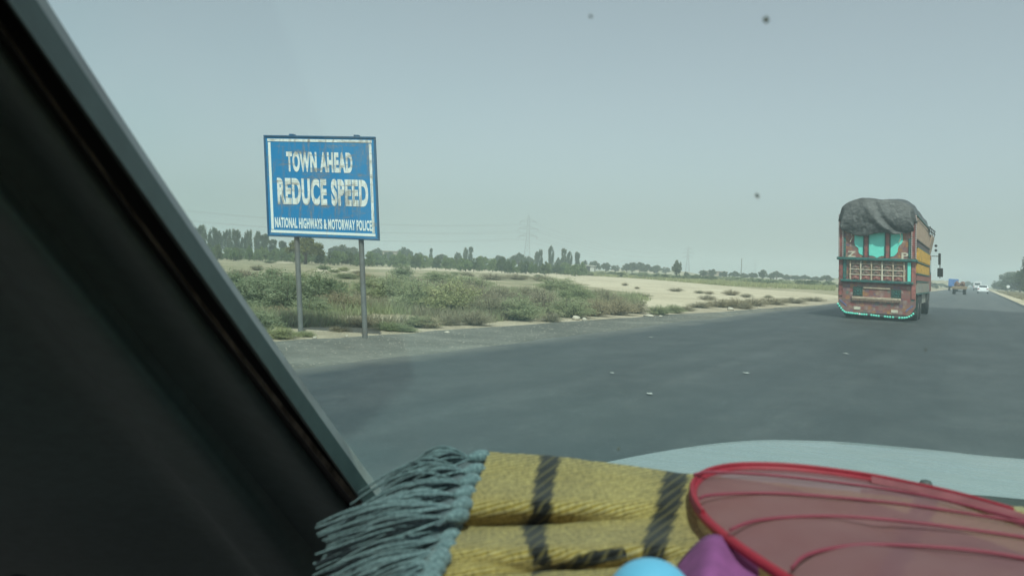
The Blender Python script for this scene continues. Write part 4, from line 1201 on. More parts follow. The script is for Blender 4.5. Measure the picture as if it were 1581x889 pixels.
# ------------------------------------------------------------------ vegetation
def leaf_soup(centres, rad, n_each, size, seed, squash=1.0, elong=1.6):
    g = np.random.default_rng(seed)
    n = len(centres) * n_each
    cc = np.repeat(np.array(centres), n_each, axis=0); rr = np.repeat(np.array(rad), n_each)
    d = g.normal(size=(n, 3)); d /= np.linalg.norm(d, axis=1, keepdims=True)
    q = g.random(n) ** 0.45
    p = cc + d * (rr * q)[:, None] * np.array([1, 1, squash])
    a = g.normal(size=(n, 3)); a /= np.linalg.norm(a, axis=1, keepdims=True)
    b = np.cross(a, g.normal(size=(n, 3))); b /= np.linalg.norm(b, axis=1, keepdims=True)
    s = size * (0.6 + 0.8 * g.random(n))
    a *= (s * elong)[:, None]; b *= s[:, None]
    V = np.stack([p - a, p + b * 0.5 - a * 0.1, p + a, p - b * 0.5 - a * 0.1], axis=1).reshape(-1, 3)
    return V, np.arange(n * 4).reshape(-1, 4)

def crown_shape(kind, seed):
    g = np.random.default_rng(seed)
    cs, rs = [], []
    if kind == 'column':
        for k in range(46):
            z = 0.2 + 0.8 * g.random()
            w = 0.40 * (math.sin(math.pi * min(1, (z - 0.12) / 0.95)) ** 0.6) * (0.7 + 0.5 * g.random())
            a = g.random() * 6.28; r_ = w * math.sqrt(g.random())
            cs.append((r_ * math.cos(a), r_ * math.sin(a), min(z, 0.94))); rs.append(0.13 * (1.3 - 0.6 * z))
    elif kind == 'round':
        for k in range(60):
            d = g.normal(size=3); d /= np.linalg.norm(d); q = g.random() ** 0.4
            cs.append((0.40 * d[0] * q, 0.40 * d[1] * q, 0.58 + 0.33 * d[2] * q)); rs.append(0.12 * (0.7 + 0.6 * g.random()))
    elif kind == 'broad':
        for k in range(70):
            a = g.random() * 6.28; r_ = 0.44 * math.sqrt(g.random())
            ztop = 0.9 - 0.55 * (r_ / 0.5) ** 2
            cs.append((r_ * math.cos(a), r_ * math.sin(a), ztop - 0.28 * g.random() * (1 - r_))); rs.append(0.11 * (0.6 + 0.8 * g.random()))
    elif kind == 'bush':
        for k in range(46):
            a = g.random() * 6.28; r_ = 0.42 * math.sqrt(g.random())
            zt = 0.9 - 0.6 * (r_ / 0.45) ** 2
            cs.append((r_ * math.cos(a), r_ * math.sin(a), zt * (0.25 + 0.75 * g.random()))); rs.append(0.14 * (0.6 + 0.7 * g.random()))
    return cs, rs
PROTO = {}
def tree_proto(kind, seed):
    key = (kind, seed)
    if key in PROTO: return PROTO[key]
    cs, rs = crown_shape(kind, seed)
    V, F = leaf_soup(cs, rs, 60, 0.030 if kind != 'bush' else 0.036, seed + 1, 0.85 if kind != 'column' else 1.3)
    me_c = soup('crown', V, F, LEAF_MID)
    g = random.Random(seed)
    mb = MB()
    th = 0.55 if kind == 'column' else 0.42
    if kind == 'bush': th = 0.3
    top_ = (0.02, -0.01, th)
    r_ = 0.035 if kind != 'bush' else 0.025
    mb.tube([(0, 0, -0.03), (0.008, 0.004, th * 0.5), top_], [r_ * 1.3, r_, r_ * 0.75], 7)
    for k in range(7):
        c_ = cs[g.randrange(len(cs))]
        z0 = th * (0.55 + 0.45 * g.random())
        mb.tube([(0.01, 0, z0), (c_[0] * 0.5, c_[1] * 0.5, (z0 + c_[2]) / 2 + 0.02), c_], [r_ * 0.6, r_ * 0.4, r_ * 0.15], 5)
    me_t = mb.build('trunk', BARK)
    PROTO[key] = (me_c.data, me_t.data)
    bpy.data.objects.remove(me_c); bpy.data.objects.remove(me_t)
    return PROTO[key]
MATS = {}
def data_with(me, mat):
    k = (me.name, mat.name)
    if k not in MATS:
        d = me.copy(); d.materials.clear(); d.materials.append(mat); MATS[k] = d
    return MATS[k]
def tree(name, pos, w, h, kind, mat, label, cat='tree', group=None, seed=None, rz=None):
    mc, mt = tree_proto(kind, (rng.choice((101, 202, 303)) if seed is None else seed))
    o = empty(name, pos, label, cat, group, rng.uniform(0, 6.28) if rz is None else rz)
    o.scale = (w, w, h)
    for nm, me in (('crown', data_with(mc, mat)), ('trunk', mt)):
        c_ = bpy.data.objects.new(nm, me); C.objects.link(c_); c_.parent = o
    return o
def px_tree(px, ytop, wpx, Z, kind, mat, label, name='tree', group=None, cat='tree', hmin=0.5):
    p = at(px, horizon(px), Z)
    zt = at(px, ytop, Z)[2]
    return tree(name, (float(p[0]), float(p[1]), -0.02), wpx * Z / FPX * 1.12, max(hmin, float(zt) * 1.04), kind, mat, label, cat, group)
# the row of upright trees behind the pillar and the sign
pop = [(310, 347, 17), (329, 350, 18), (337, 356, 14), (351, 350, 13), (364, 349, 15), (375, 359, 9), (383, 354, 12), (397, 355, 12), (407, 358, 16), (420, 365, 17), (436, 366, 15)]
ordn = ['first', 'second', 'third', 'fourth', 'fifth', 'sixth', 'seventh', 'eighth', 'ninth', 'tenth', 'eleventh']
for i, (px, yt, w_) in enumerate(pop):
    px_tree(px, yt + 4 + (i * 7) % 6, w_ * 1.25, 172 + 9 * (i % 4), 'column', LEAF_DARK, f'tall dark upright tree, {ordn[i]} from the left in the row left of the sign', 'upright_tree', 'upright trees left of the sign')
px_tree(472, 364, 56, 120, 'broad', LEAF_OLIVE, 'olive yellow spreading tree behind the left post of the blue sign', 'spreading_tree')
far = [(525, 376, 38, 230, 'broad', 'rounded dark tree just right of the left sign post'), (545, 380, 24, 240, 'round', 'small dark tree between the two sign posts'), (580, 381, 22, 240, 'round', 'small round tree right of the right sign post'),
       (602, 386, 20, 250, 'round', 'low round tree second right of the right sign post'), (625, 380, 26, 230, 'broad', 'broad domed tree standing over the hedge right of the sign'), (645, 388, 20, 240, 'round', 'low tree just right of the broad domed tree'), (665, 384, 7, 235, 'column', 'very thin pointed tree in the hedge right of the sign'),
       (682, 391, 22, 240, 'round', 'low round tree right of the thin pointed tree'), (707, 387, 13, 235, 'round', 'small bushy tree left of the twin upright trees'), (718, 383, 9, 225, 'column', 'left one of the twin upright trees in mid hedge'), (726, 382, 9, 225, 'column', 'right one of the twin upright trees in mid hedge'),
       (745, 394, 22, 240, 'round', 'low tree right of the twin upright trees'), (772, 392, 22, 235, 'round', 'round tree in the hedge left of the pylon'), (800, 389, 28, 230, 'broad', 'broad dark tree at the foot of the lattice pylon'), (818, 394, 16, 240, 'round', 'small tree just right of the lattice pylon foot'),
       (828, 389, 10, 220, 'column', 'shorter left tree of the dark pair right of the pylon'), (834, 386, 9, 220, 'column', 'taller right tree of the dark pair right of the pylon'), (850, 381, 11, 215, 'column', 'dark spindle shaped tree standing alone right of the pylon'), (862, 396, 14, 235, 'round', 'low tree right of the spindle shaped tree'),
       (870, 385, 13, 215, 'column', 'tallest and leftmost of three dark upright trees'), (879, 389, 10, 218, 'column', 'middle one of the three dark upright trees'), (891, 390, 12, 215, 'column', 'rightmost of the three dark upright trees'), (901, 400, 14, 235, 'round', 'low tree right of the three upright trees'),
       (917, 401, 20, 250, 'broad', 'round topped tree behind the white hut'), (935, 404, 16, 255, 'round', 'small round tree just right of the white hut'), (950, 408, 16, 300, 'round', 'far low tree in the gap right of the hut'), (968, 405, 16, 255, 'broad', 'small flat topped tree left of the leaning trio'),
       (976, 403, 20, 260, 'broad', 'left tree of the flat topped trio on the field'), (988, 403, 20, 258, 'broad', 'middle tree of the flat topped trio on the field'), (999, 406, 18, 262, 'broad', 'right tree of the flat topped trio on the field'), (1014, 408, 18, 280, 'round', 'pale far tree right of the flat topped trio'), (1028, 411, 14, 320, 'round', 'faint low tree left of the single big round tree'),
       (1045, 400, 18, 165, 'round', 'big dense round tree standing alone in the field'), (1060, 418, 10, 200, 'round', 'tiny bush tree beside the single big round tree'), (1086, 415, 14, 225, 'round', 'leftmost tree of the belt right of the round tree'), (1100, 414, 15, 225, 'round', 'second tree of the belt right of the round tree'), (1118, 417, 14, 240, 'round', 'low tree in the belt left of the thin pole'),
       (1134, 417, 17, 245, 'broad', 'wide low tree just left of the thin pole'), (1150, 420, 16, 250, 'round', 'low tree just right of the thin pole'), (1163, 419, 16, 250, 'round', 'rounded belt tree midway between pole and truck'), (1177, 414, 13, 240, 'round', 'taller tree rising from the far belt left of the truck'), (1190, 420, 16, 270, 'round', 'belt tree right of the taller tree'), (1199, 417, 20, 260, 'broad', 'wide domed tree in the far belt'),
       (1214, 422, 16, 270, 'round', 'belt tree, fifth from the truck'), (1228, 423, 17, 270, 'round', 'belt tree, fourth from the truck'), (1243, 423, 18, 270, 'broad', 'belt tree, third from the truck'), (1258, 425, 16, 270, 'round', 'belt tree, second from the truck'), (1276, 423, 22, 250, 'broad', 'belt tree touching the left edge of the truck')]
for (px, yt, w_, Z, k, lab) in far:
    px_tree(px, yt + 1.3, w_, Z, k, LEAF_DARK, lab, 'field_tree', 'trees along the far side of the fields')
# beyond the truck and on the right verge
for (px, yt, w_, Z, k, lab) in ((1441, 436, 12, 260, 'round', 'small round tree just right of the truck mirror'), (1453, 437, 14, 300, 'broad', 'low dark mound of a tree right of the truck'), (1463, 440, 10, 280, 'round', 'low tree left of the blue truck'), (1494, 434, 12, 400, 'round', 'faint tree over the end of the road'), (1504, 436, 10, 450, 'round', 'faint far tree above the white van'), (1446, 441, 9, 220, 'round', 'little bush tree on the verge beside the truck')):
    px_tree(px, yt, w_, Z, k, LEAF_MID, lab, 'field_tree', 'trees beyond the decorated truck')
rv = [((9.6, 90), 7.0, 6.6, 'round', 'largest dark tree on the right verge, cut by the picture edge'), ((12.5, 82), 7.0, 7.4, 'round', 'tall dark tree behind the largest one at the right picture edge'), ((7.9, 96), 4.0, 4.6, 'bush', 'dense bushy tree left of the largest right verge tree'), ((6.5, 98), 2.6, 1.9, 'bush', 'low bush under the right verge trees nearest the road'),
      ((8.6, 112), 5.0, 4.4, 'bush', 'lower bushy tree behind the dense right verge tree'), ((7.9, 132), 4.4, 3.9, 'bush', 'mid sized bushy tree on the right verge'), ((7.4, 158), 3.4, 5.2, 'column', 'pointed tree on the right verge behind the marker sign'), ((8.4, 180), 5, 4.6, 'round', 'fainter round tree further along the right verge'), ((9.0, 235), 7, 5.4, 'bush', 'pale hazy tree far along the right verge'), ((9.8, 320), 9, 6.0, 'bush', 'farthest hazy tree on the right verge'), ((8.0, 86), 3.4, 2.4, 'bush', 'low bush at the foot of the largest right verge tree'), ((6.7, 112), 2.6, 1.8, 'bush', 'low bush on the right verge before the marker sign')]
for ((x_, y_), w_, h_, k, lab) in rv:
    tree('verge_tree' if k != 'bush' else 'verge_bush', (x_, y_, -0.02), w_ * 1.3, h_ * 1.2, k, LEAF_DARK, lab, 'tree' if k != 'bush' else 'bush', 'trees on the right verge')
# hedge belt of leafy bushes
HG = [('left of the sign', 300, 450), ('behind the sign posts', 450, 600), ('just right of the sign', 600, 680), ('below the twin upright trees', 680, 770), ('at the foot of the pylon', 770, 845), ('below the three upright trees', 845, 905)]
for nm, x0, x1 in HG:
    n_ = max(4, int((x1 - x0) / 8.5))
    for k in range(n_):
        px = x0 + (x1 - x0) * (k + rng.random()) / n_
        Z = rng.uniform(118, 150)
        yb = horizon(px)
        hpx = (11 if px < 760 else 11 - 5 * (px - 760) / 150) + rng.uniform(-3, 3)
        p = at(px, yb, Z)
        tree('hedge_bush', (float(p[0]), float(p[1]), -0.02), rng.uniform(14, 24) * Z / FPX, EYE + hpx * Z / FPX, 'bush', rng.choice((LEAF_HEDGE, LEAF_HEDGE, LEAF_MID)), f'leafy green bush in the hedge belt {nm}', 'bush', f'hedge bushes {nm}')
hg_ = {}
for o in C.objects:
    if o.parent is None and o.name.startswith('hedge_bush'): hg_.setdefault(o['group'], []).append(o)
ORD = ordn + ['twelfth', 'thirteenth', 'fourteenth', 'fifteenth', 'sixteenth', 'seventeenth', 'eighteenth']
for g_, L_ in hg_.items():
    L_.sort(key=lambda o: float((np.array(o.location) - EYEP) @ rt) / depth_of(o.location))
    for i, o in enumerate(L_):
        w = 'leftmost' if i == 0 else 'rightmost' if i == len(L_) - 1 else ORD[i] + ' from left'
        o['label'] = o['label'].replace('leafy green bush', w + ' leafy bush')

# low green field bushes beyond the sand
for nm, x0, x1 in (('beyond the sand near the white hut', 900, 1000), ('beyond the sand in front of the single round tree', 1000, 1090), ('beyond the sand in mid field', 1090, 1190), ('beyond the sand beside the truck', 1190, 1288)):
    for k in range(22):
        px = rng.uniform(x0, x1)
        Z = rng.uniform(95, 210)
        if 1000 < px and Z < 120: Z = rng.uniform(120, 200)
        p = at(px, horizon(px), Z)
        if inside((p[0], p[1]), SAND_W): continue
        tree('field_bush', (float(p[0]), float(p[1]), -0.02), rng.uniform(1.8, 4.0), rng.uniform(0.5, 1.15), 'bush', rng.choice((LEAF_MID, LEAF_FRESH, LEAF_GREY)), f'low green field bush {nm}', 'bush', f'low field bushes {nm}')

fb_ = {}
for o in C.objects:
    if o.parent is None and o.name.startswith('field_bush'): fb_.setdefault(o['group'], []).append(o)
ORD += ['nineteenth', 'twentieth', 'twenty first', 'twenty second']
for g_, L_ in fb_.items():
    L_.sort(key=lambda o: float((np.array(o.location) - EYEP) @ rt) / depth_of(o.location))
    for i, o in enumerate(L_):
        w = 'leftmost' if i == 0 else 'rightmost' if i == len(L_) - 1 else ORD[i] + ' from left'
        o['label'] = o['label'].replace('low green field bush', w + ' low bush')

# near shrubs: wiry stems with small leaves
def shrub_proto(seed, n_st, leaf, n_leaf, spread, droop):
    g = np.random.default_rng(seed)
    st = MB(); LV = []
    for k in range(n_st):
        a = g.random() * 6.28; out_r = spread * math.sqrt(g.random()) * 0.5; h = (0.45 + 0.55 * g.random()) * (1 - 0.55 * (out_r / (spread * 0.5)) ** 2)
        b0_ = np.array([0.12 * math.cos(a) * g.random(), 0.12 * math.sin(a) * g.random(), 0])
        e = np.array([out_r * math.cos(a), out_r * math.sin(a), h])
        m_ = (b0_ + e) / 2 + np.array([0, 0, 0.12 * h]) + g.normal(size=3) * 0.03
        pts = [b0_, b0_ * 0.5 + m_ * 0.5 + g.normal(size=3) * 0.01, m_, m_ * 0.45 + e * 0.55 + np.array([0, 0, 0.03]), e - np.array([0, 0, droop * g.random()])]
        st.tube(pts, [0.008, 0.006, 0.005, 0.003, 0.0015], 3, False)
        P_ = np.array(pts)
        t = 0.2 + 0.8 * g.random(n_leaf); seg = np.minimum((t * 4).astype(int), 3); fr = t * 4 - seg
        pp = P_[seg] * (1 - fr)[:, None] + P_[seg + 1] * fr[:, None] + g.normal(size=(n_leaf, 3)) * (0.045, 0.045, 0.035)
        LV.append(pp)
    p = np.concatenate(LV); n = len(p)
    p[:, 2] = np.maximum(p[:, 2], 0.01)
    a = g.normal(size=(n, 3)) + np.array([0, 0, 0.35]); a /= np.linalg.norm(a, axis=1, keepdims=True)
    b = np.cross(a, g.normal(size=(n, 3))); b /= np.linalg.norm(b, axis=1, keepdims=True)
    s = leaf * (0.6 + 0.8 * g.random(n))
    a *= (s * 2.2)[:, None]; b *= (s * 0.5)[:, None]
    V = np.stack([p - a * 0.5 - b * 0.4, p + b, p + a, p - b], axis=1).reshape(-1, 3)
    f = soup('foliage', V, np.arange(n * 4).reshape(-1, 4), LEAF_GREY)
    s_ = st.build('stems', TWIG, smooth=0)
    r_ = (f.data, s_.data)
    bpy.data.objects.remove(f); bpy.data.objects.remove(s_)
    return r_
SP = {'f': [shrub_proto(s, 80, 0.017, 90, 1.0, 0.10) for s in (1, 2, 3)], 'g': [shrub_proto(s, 90, 0.015, 75, 1.0, 0.05) for s in (4, 5, 6)], 'd': [shrub_proto(s, 110, 0.013, 40, 1.0, 0.04) for s in (7, 8, 9)]}
SM = {'f': LEAF_GREY, 'g': LEAF_FRESH, 'd': LEAF_DRY}
SN = {'f': ('feathery_shrub', 'grey green feathery shrub'), 'g': ('green_shrub', 'fresh green wiry shrub'), 'd': ('dry_shrub', 'dry brownish shrub')}
def zone(px, yb):
    if yb < 445 and px < 620: return 'on the scrubland far behind the sign'
    if px < 458: return 'by the pillar, left of the left sign post'
    if px < 556: return 'between the two sign posts'
    if px < 640: return 'just right of the right sign post'
    if px < 760: return 'in the thicket midway from sign to rocks'
    if px < 880: return 'in the thicket left of the two pale rocks'
    if px < 1000 and yb > 462: return 'at the road edge right of two pale rocks'
    if yb < 466: return 'scattered on the open pale sand'
    return 'along the road edge between sand and truck'
def shrub(px, yb, wpx, hpx, k, pos=None):
    p = gnd(px, yb) if pos is None else np.array(pos)
    Z = depth_of(p)
    nm, desc = SN[k]
    z_ = zone(px, yb)
    o = empty(nm, (float(p[0]), float(p[1]), -0.01), f'{desc} {z_}', 'shrub', f'{desc}s {z_}', rng.uniform(0, 6.28))
    f, s_ = rng.choice(SP[k])
    o.scale = (wpx * Z / FPX * 1.15, wpx * Z / FPX * 1.15, hpx * Z / FPX * 1.1)
    for nm2, me in (('foliage', data_with(f, SM[k])), ('stems', s_)):
        c_ = bpy.data.objects.new(nm2, me); C.objects.link(c_); c_.parent = o
near = [(352, 452, 70, 40, 'f'), (395, 480, 90, 62, 'f'), (445, 484, 110, 68, 'f'), (495, 470, 92, 58, 'f'), (420, 462, 100, 52, 'f'), (470, 455, 90, 42, 'f'), (400, 514, 70, 40, 'f'), (435, 523, 60, 22, 'g'), (470, 520, 40, 12, 'g'), (520, 482, 50, 16, 'd'), (600, 466, 90, 50, 'g'), (572, 455, 66, 38, 'f'), (615, 450, 70, 34, 'f'),
        (650, 480, 110, 60, 'g'), (700, 486, 115, 62, 'g'), (650, 505, 60, 24, 'f'), (600, 510, 56, 18, 'g'), (625, 512, 46, 14, 'g'), (735, 468, 80, 44, 'd'), (672, 455, 80, 30, 'd'), (720, 448, 90, 30, 'g'), (755, 492, 85, 48, 'd'), (800, 494, 90, 46, 'g'), (775, 466, 70, 30, 'd'), (838, 484, 85, 48, 'd'), (820, 462, 66, 26, 'd'), (862, 452, 78, 30, 'g'),
        (880, 490, 80, 40, 'g'), (915, 488, 70, 36, 'd'), (950, 486, 76, 34, 'd'), (982, 484, 48, 26, 'd'), (925, 458, 56, 16, 'd'), (890, 468, 70, 34, 'g'), (940, 468, 60, 22, 'd'), (620, 432, 44, 30, 'f'), (680, 436, 80, 22, 'g'), (640, 440, 50, 16, 'd'), (760, 432, 60, 13, 'd'), (800, 432, 56, 12, 'd'), (836, 434, 46, 12, 'd'), (560, 505, 60, 22, 'd'), (525, 512, 40, 12, 'd'),
        (1016, 486, 46, 18, 'g'), (1040, 483, 46, 16, 'g'), (690, 502, 60, 22, 'd'), (730, 502, 70, 30, 'd'), (660, 506, 60, 24, 'd'), (850, 497, 46, 20, 'd'),
        (1043, 450, 27, 6, 'd'), (1080, 453, 20, 5, 'd'), (1094, 454, 20, 5, 'd'), (1130, 456, 30, 9, 'd'), (1152, 459, 24, 6, 'd'), (1186, 460, 16, 5, 'd'), (1092, 463, 30, 8, 'd'), (990, 458, 34, 6, 'd'), (965, 441, 12, 5, 'd'), (984, 446, 10, 4, 'd'),
        (1080, 475, 46, 9, 'd'), (1108, 474, 50, 13, 'd'), (1135, 475, 52, 15, 'd'), (1160, 472, 56, 12, 'd'), (1192, 470, 56, 11, 'd'), (1225, 468, 50, 9, 'd'), (1255, 465, 44, 7, 'd'), (1060, 480, 30, 8, 'd'), (1150, 477, 30, 10, 'd')]
for q in near:
    on_sand = q[0] > 955 and q[3] <= 15
    shrub(q[0], q[1], q[2] * (1.05 if on_sand else 0.94), q[3] * (1.1 if on_sand else 0.85 if q[0] > 560 else 0.95), q[4])
k = 0
while k < 70:
    px = rng.uniform(318, 990); yb = rng.uniform(horizon(px) + 9, 494 - max(0, (px - 860)) * 0.09)
    p = gnd(px, yb)
    if inside((p[0], p[1]), SAND_W) or p[0] > -9.9: continue
    k += 1
    if px > 540 and yb > 440: continue
    Z = depth_of(p)
    hh = rng.uniform(0.2, 0.55)
    kind = rng.choices(('f', 'g', 'd'), (5, 3, 3) if px < 600 else (2, 6, 4))[0]
    shrub(px, yb, rng.uniform(0.9, 1.9) * FPX / Z, hh * FPX / Z, kind)

byg = {}
for o in C.objects:
    if o.parent is None and o.get('category') == 'shrub': byg.setdefault(o['group'], []).append(o)
def bearing(o): return float((np.array(o.location) - EYEP) @ rt) / depth_of(o.location)
for g_, L_ in byg.items():
    L_.sort(key=bearing)
    if len(L_) == 1: continue
    nms = ordn + ['twelfth', 'thirteenth', 'fourteenth', 'fifteenth', 'sixteenth', 'seventeenth', 'eighteenth', 'nineteenth', 'twentieth']
    for i, o in enumerate(L_):
        if i >= len(nms): break
        d_, z_ = None, None
        for k_, (nm_, ds_) in SN.items():
            if o['label'].startswith(ds_): d_, z_ = ds_, o['label'][len(ds_) + 1:]
        w = 'leftmost' if i == 0 else 'rightmost' if i == len(L_) - 1 else nms[i] + ' from left'
        o['label'] = f'{w} {d_} {z_}'

# grass and weeds on the scrubland
def blades(name, n, mat, pick, hmin, hmax, label, seed):
    g = random.Random(seed); P = []
    while len(P) < n:
        p = pick(g)
        if p is not None: P.append(p)
    P = np.array(P); q = np.random.default_rng(seed)
    P = np.repeat(P, 7, axis=0); m_ = len(P)
    P[:, :2] += q.normal(size=(m_, 2)) * 0.05
    h = (hmin + (hmax - hmin) * q.random(m_) ** 1.6)
    a = q.random(m_) * 6.28; w = 0.006 + 0.008 * q.random(m_)
    sc_ = np.clip(P[:, 2], 1, 6)
    w *= sc_; h *= np.clip(P[:, 2], 1, 1.5) ** 0.3
    tilt = q.normal(size=(m_, 2)) * 0.35 * h[:, None]
    z0 = np.zeros(m_)
    A = np.stack([P[:, 0] - w * np.cos(a), P[:, 1] - w * np.sin(a), z0], 1); B = np.stack([P[:, 0] + w * np.cos(a), P[:, 1] + w * np.sin(a), z0], 1)
    Cc = np.stack([P[:, 0] + tilt[:, 0], P[:, 1] + tilt[:, 1], h], 1)
    V = np.stack([A, B, Cc], 1).reshape(-1, 3)
    o = soup(name, V, np.arange(m_ * 3).reshape(-1, 3), mat)
    return tag(o, label, None, None, 'stuff')
def pick_scrub(bias):
    def f(g):
        px = g.uniform(300, 1000); yb = horizon(px) + 5 + (500 - horizon(px)) * g.random() ** 0.8
        p = gnd(px, min(yb, 515))
        if p[0] > -9.7 or inside((p[0], p[1]), SAND_W): return None
        if depth_of(p) > 42: return None
        c_ = mnoise.noise(Vector((p[0] * 0.25, p[1] * 0.25, bias))) + 0.5 * mnoise.noise(Vector((p[0] * 0.9, p[1] * 0.9, bias + 3)))
        if c_ < 0.12: return None
        return (p[0], p[1], max(1, depth_of(p) / 22))
    return f
blades('green_weeds', 4500, LEAF_FRESH, pick_scrub(1.0), 0.08, 0.38, 'green weeds growing among the roadside shrubs', 21)
blades('dry_grass', 5500, LEAF_DRY, pick_scrub(7.0), 0.06, 0.32, 'dry brown grass growing among the roadside shrubs', 22)
def pick_field(g):
    px = g.uniform(880, 1290); yb = horizon(px) + 3.5 + 14 * g.random()
    p = gnd(px, yb)
    if inside((p[0], p[1]), SAND_W) or p[0] > -12 or p[1] > 420: return None
    return (p[0], p[1], depth_of(p) / 22)
blades('field_grass', 6000, LEAF_FRESH, pick_field, 0.15, 0.55, 'rough green grass on the far field beyond the sand', 23)
def pick_right(g):
    y = g.uniform(30, 260); return (g.uniform(4.3, 9.0), y, y / 22)
blades('verge_grass', 2500, LEAF_DRY, pick_right, 0.08, 0.35, 'dry grass along the right verge under the trees', 24)

# loose stones: the few that can be told apart, and the fine gravel
def stone_mesh(seed, sx_, sy_, sz_):
    mb = MB()
    P = []
    for i in range(7):
        ph = math.pi * i / 6
        row = []
        for j in range(11):
            a = 2 * math.pi * j / 10
            d = Vector((math.sin(ph) * math.cos(a), math.sin(ph) * math.sin(a), math.cos(ph)))
            r_ = 1 + 0.3 * mnoise.noise(d * 1.7 + Vector((seed, 0, 0))) + 0.12 * mnoise.noise(d * 5 + Vector((0, seed, 0)))
            row.append((d.x * r_ * sx_, d.y * r_ * sy_, d.z * r_ * sz_ + sz_ * 0.6))
        P.append(row)
    mb.grid(P); return mb
STN = [(889, 494, 14, 7, 'larger flat pale rock at the road edge below the thicket'), (902, 495.5, 9, 5, 'smaller pale rock just right of the larger flat rock'), (1001, 489, 16, 4, 'pale flat stone at the road edge where the sand begins'), (1020, 489, 7, 2.5, 'tiny pale stone right of the flat one at the sand'), (1128, 479, 13, 5, 'pale lumpy rock at the road edge under the dry shrubs'), (1172, 476.5, 6, 2, 'small pale stone between lumpy rock and truck'), (690, 514, 9, 3, 'small pale stone at the gravel edge below the green thicket'), (486, 523, 8, 4, 'small pale stone on the dirt right of the left sign post'), (535, 520, 7, 3, 'small pale stone on the dirt left of the right sign post')]
for i, (px, py, w_, h_, lab) in enumerate(STN):
    p = gnd(px, py); Z = depth_of(p)
    o = stone_mesh(i * 3.7, w_ * Z / FPX / 2, w_ * Z / FPX / 2.4, h_ * Z / FPX / 1.6).build('stone', STONE, smooth=50, loc=(p[0], p[1], 0.0))
    o.rotation_euler = (0, 0, rng.uniform(0, 6))
    tag(o, lab, 'stone')
def pebbles(name, n, mat, seed, x0f, x1f, y0, y1, smin, smax, label):
    q = np.random.default_rng(seed)
    y = y0 + (y1 - y0) * q.random(n) ** 1.8
    x0 = np.array([x0f(v) for v in y]); x = x0 + (x1f - x0) * q.random(n)
    s = smin + (smax - smin) * q.random(n) ** 3
    base = np.array([(1, 0, 0), (0, 1, 0), (-1, 0, 0), (0, -1, 0), (0, 0, 0.8)])
    V = base[None] * (s[:, None, None]) * (0.7 + 0.6 * q.random((n, 5, 1))) + np.stack([x, y, np.full(n, 0.011)], 1)[:, None, :]
    tri = np.array([(0, 1, 4), (1, 2, 4), (2, 3, 4), (3, 0, 4)])
    F = (tri[None] + 5 * np.arange(n)[:, None, None]).reshape(-1, 3)
    return tag(soup(name, V.reshape(-1, 3), F, mat), label, None, None, 'stuff')
pebbles('gravel', 9000, PEBBLE, 31, grav_left, -6.5, 3, 60, 0.005, 0.02, 'loose gravel scattered over the road shoulder')
pebbles('pale_grit', 4000, PEBBLE, 32, dirt_left, -8.6, 3, 60, 0.004, 0.02, 'pale grit along the dirt verge')
# scraps of paper on the asphalt
for (px, py, w_, d_, lab) in ((1003, 608, 11, 0.035, 'white paper scrap on the dark asphalt, nearest to the bonnet'), (945, 576, 7, 0.03, 'tiny white scrap on the asphalt left of the other scraps'), (1005, 521, 7, 0.05, 'white scrap on the asphalt near the gravel shoulder'), (1306, 546, 9, 0.05, 'white scrap on the asphalt behind the truck'), (1152, 576, 11, 0.04, 'creased white scrap on the asphalt midway to the truck')):
    p = gnd(px, py, 0.06); Z = depth_of(p); w2 = 0.75 * w_ * Z / FPX / 2; d_ *= 0.5
    mb = MB(); mb.grid([[p + r0 * w2 * a + np.array([-math.sin(yaw), math.cos(yaw), 0]) * d_ * 2.2 * b_ + np.array([0, 0, 0.004 + 0.004 * abs(math.sin(a * 2 + b_ * 3))]) for b_ in (-1, -0.2, 0.5, 1)] for a in (-1, -0.4, 0.1, 0.6, 1)])
    c_ = np.array([p[0], p[1], 0.05]); mb.v = [tuple(np.array(v) - c_) for v in mb.v]
    tag(mb.build('paper_scrap', PAPER, None, smooth=0, solid=0.001, loc=tuple(c_)), lab, 'litter')

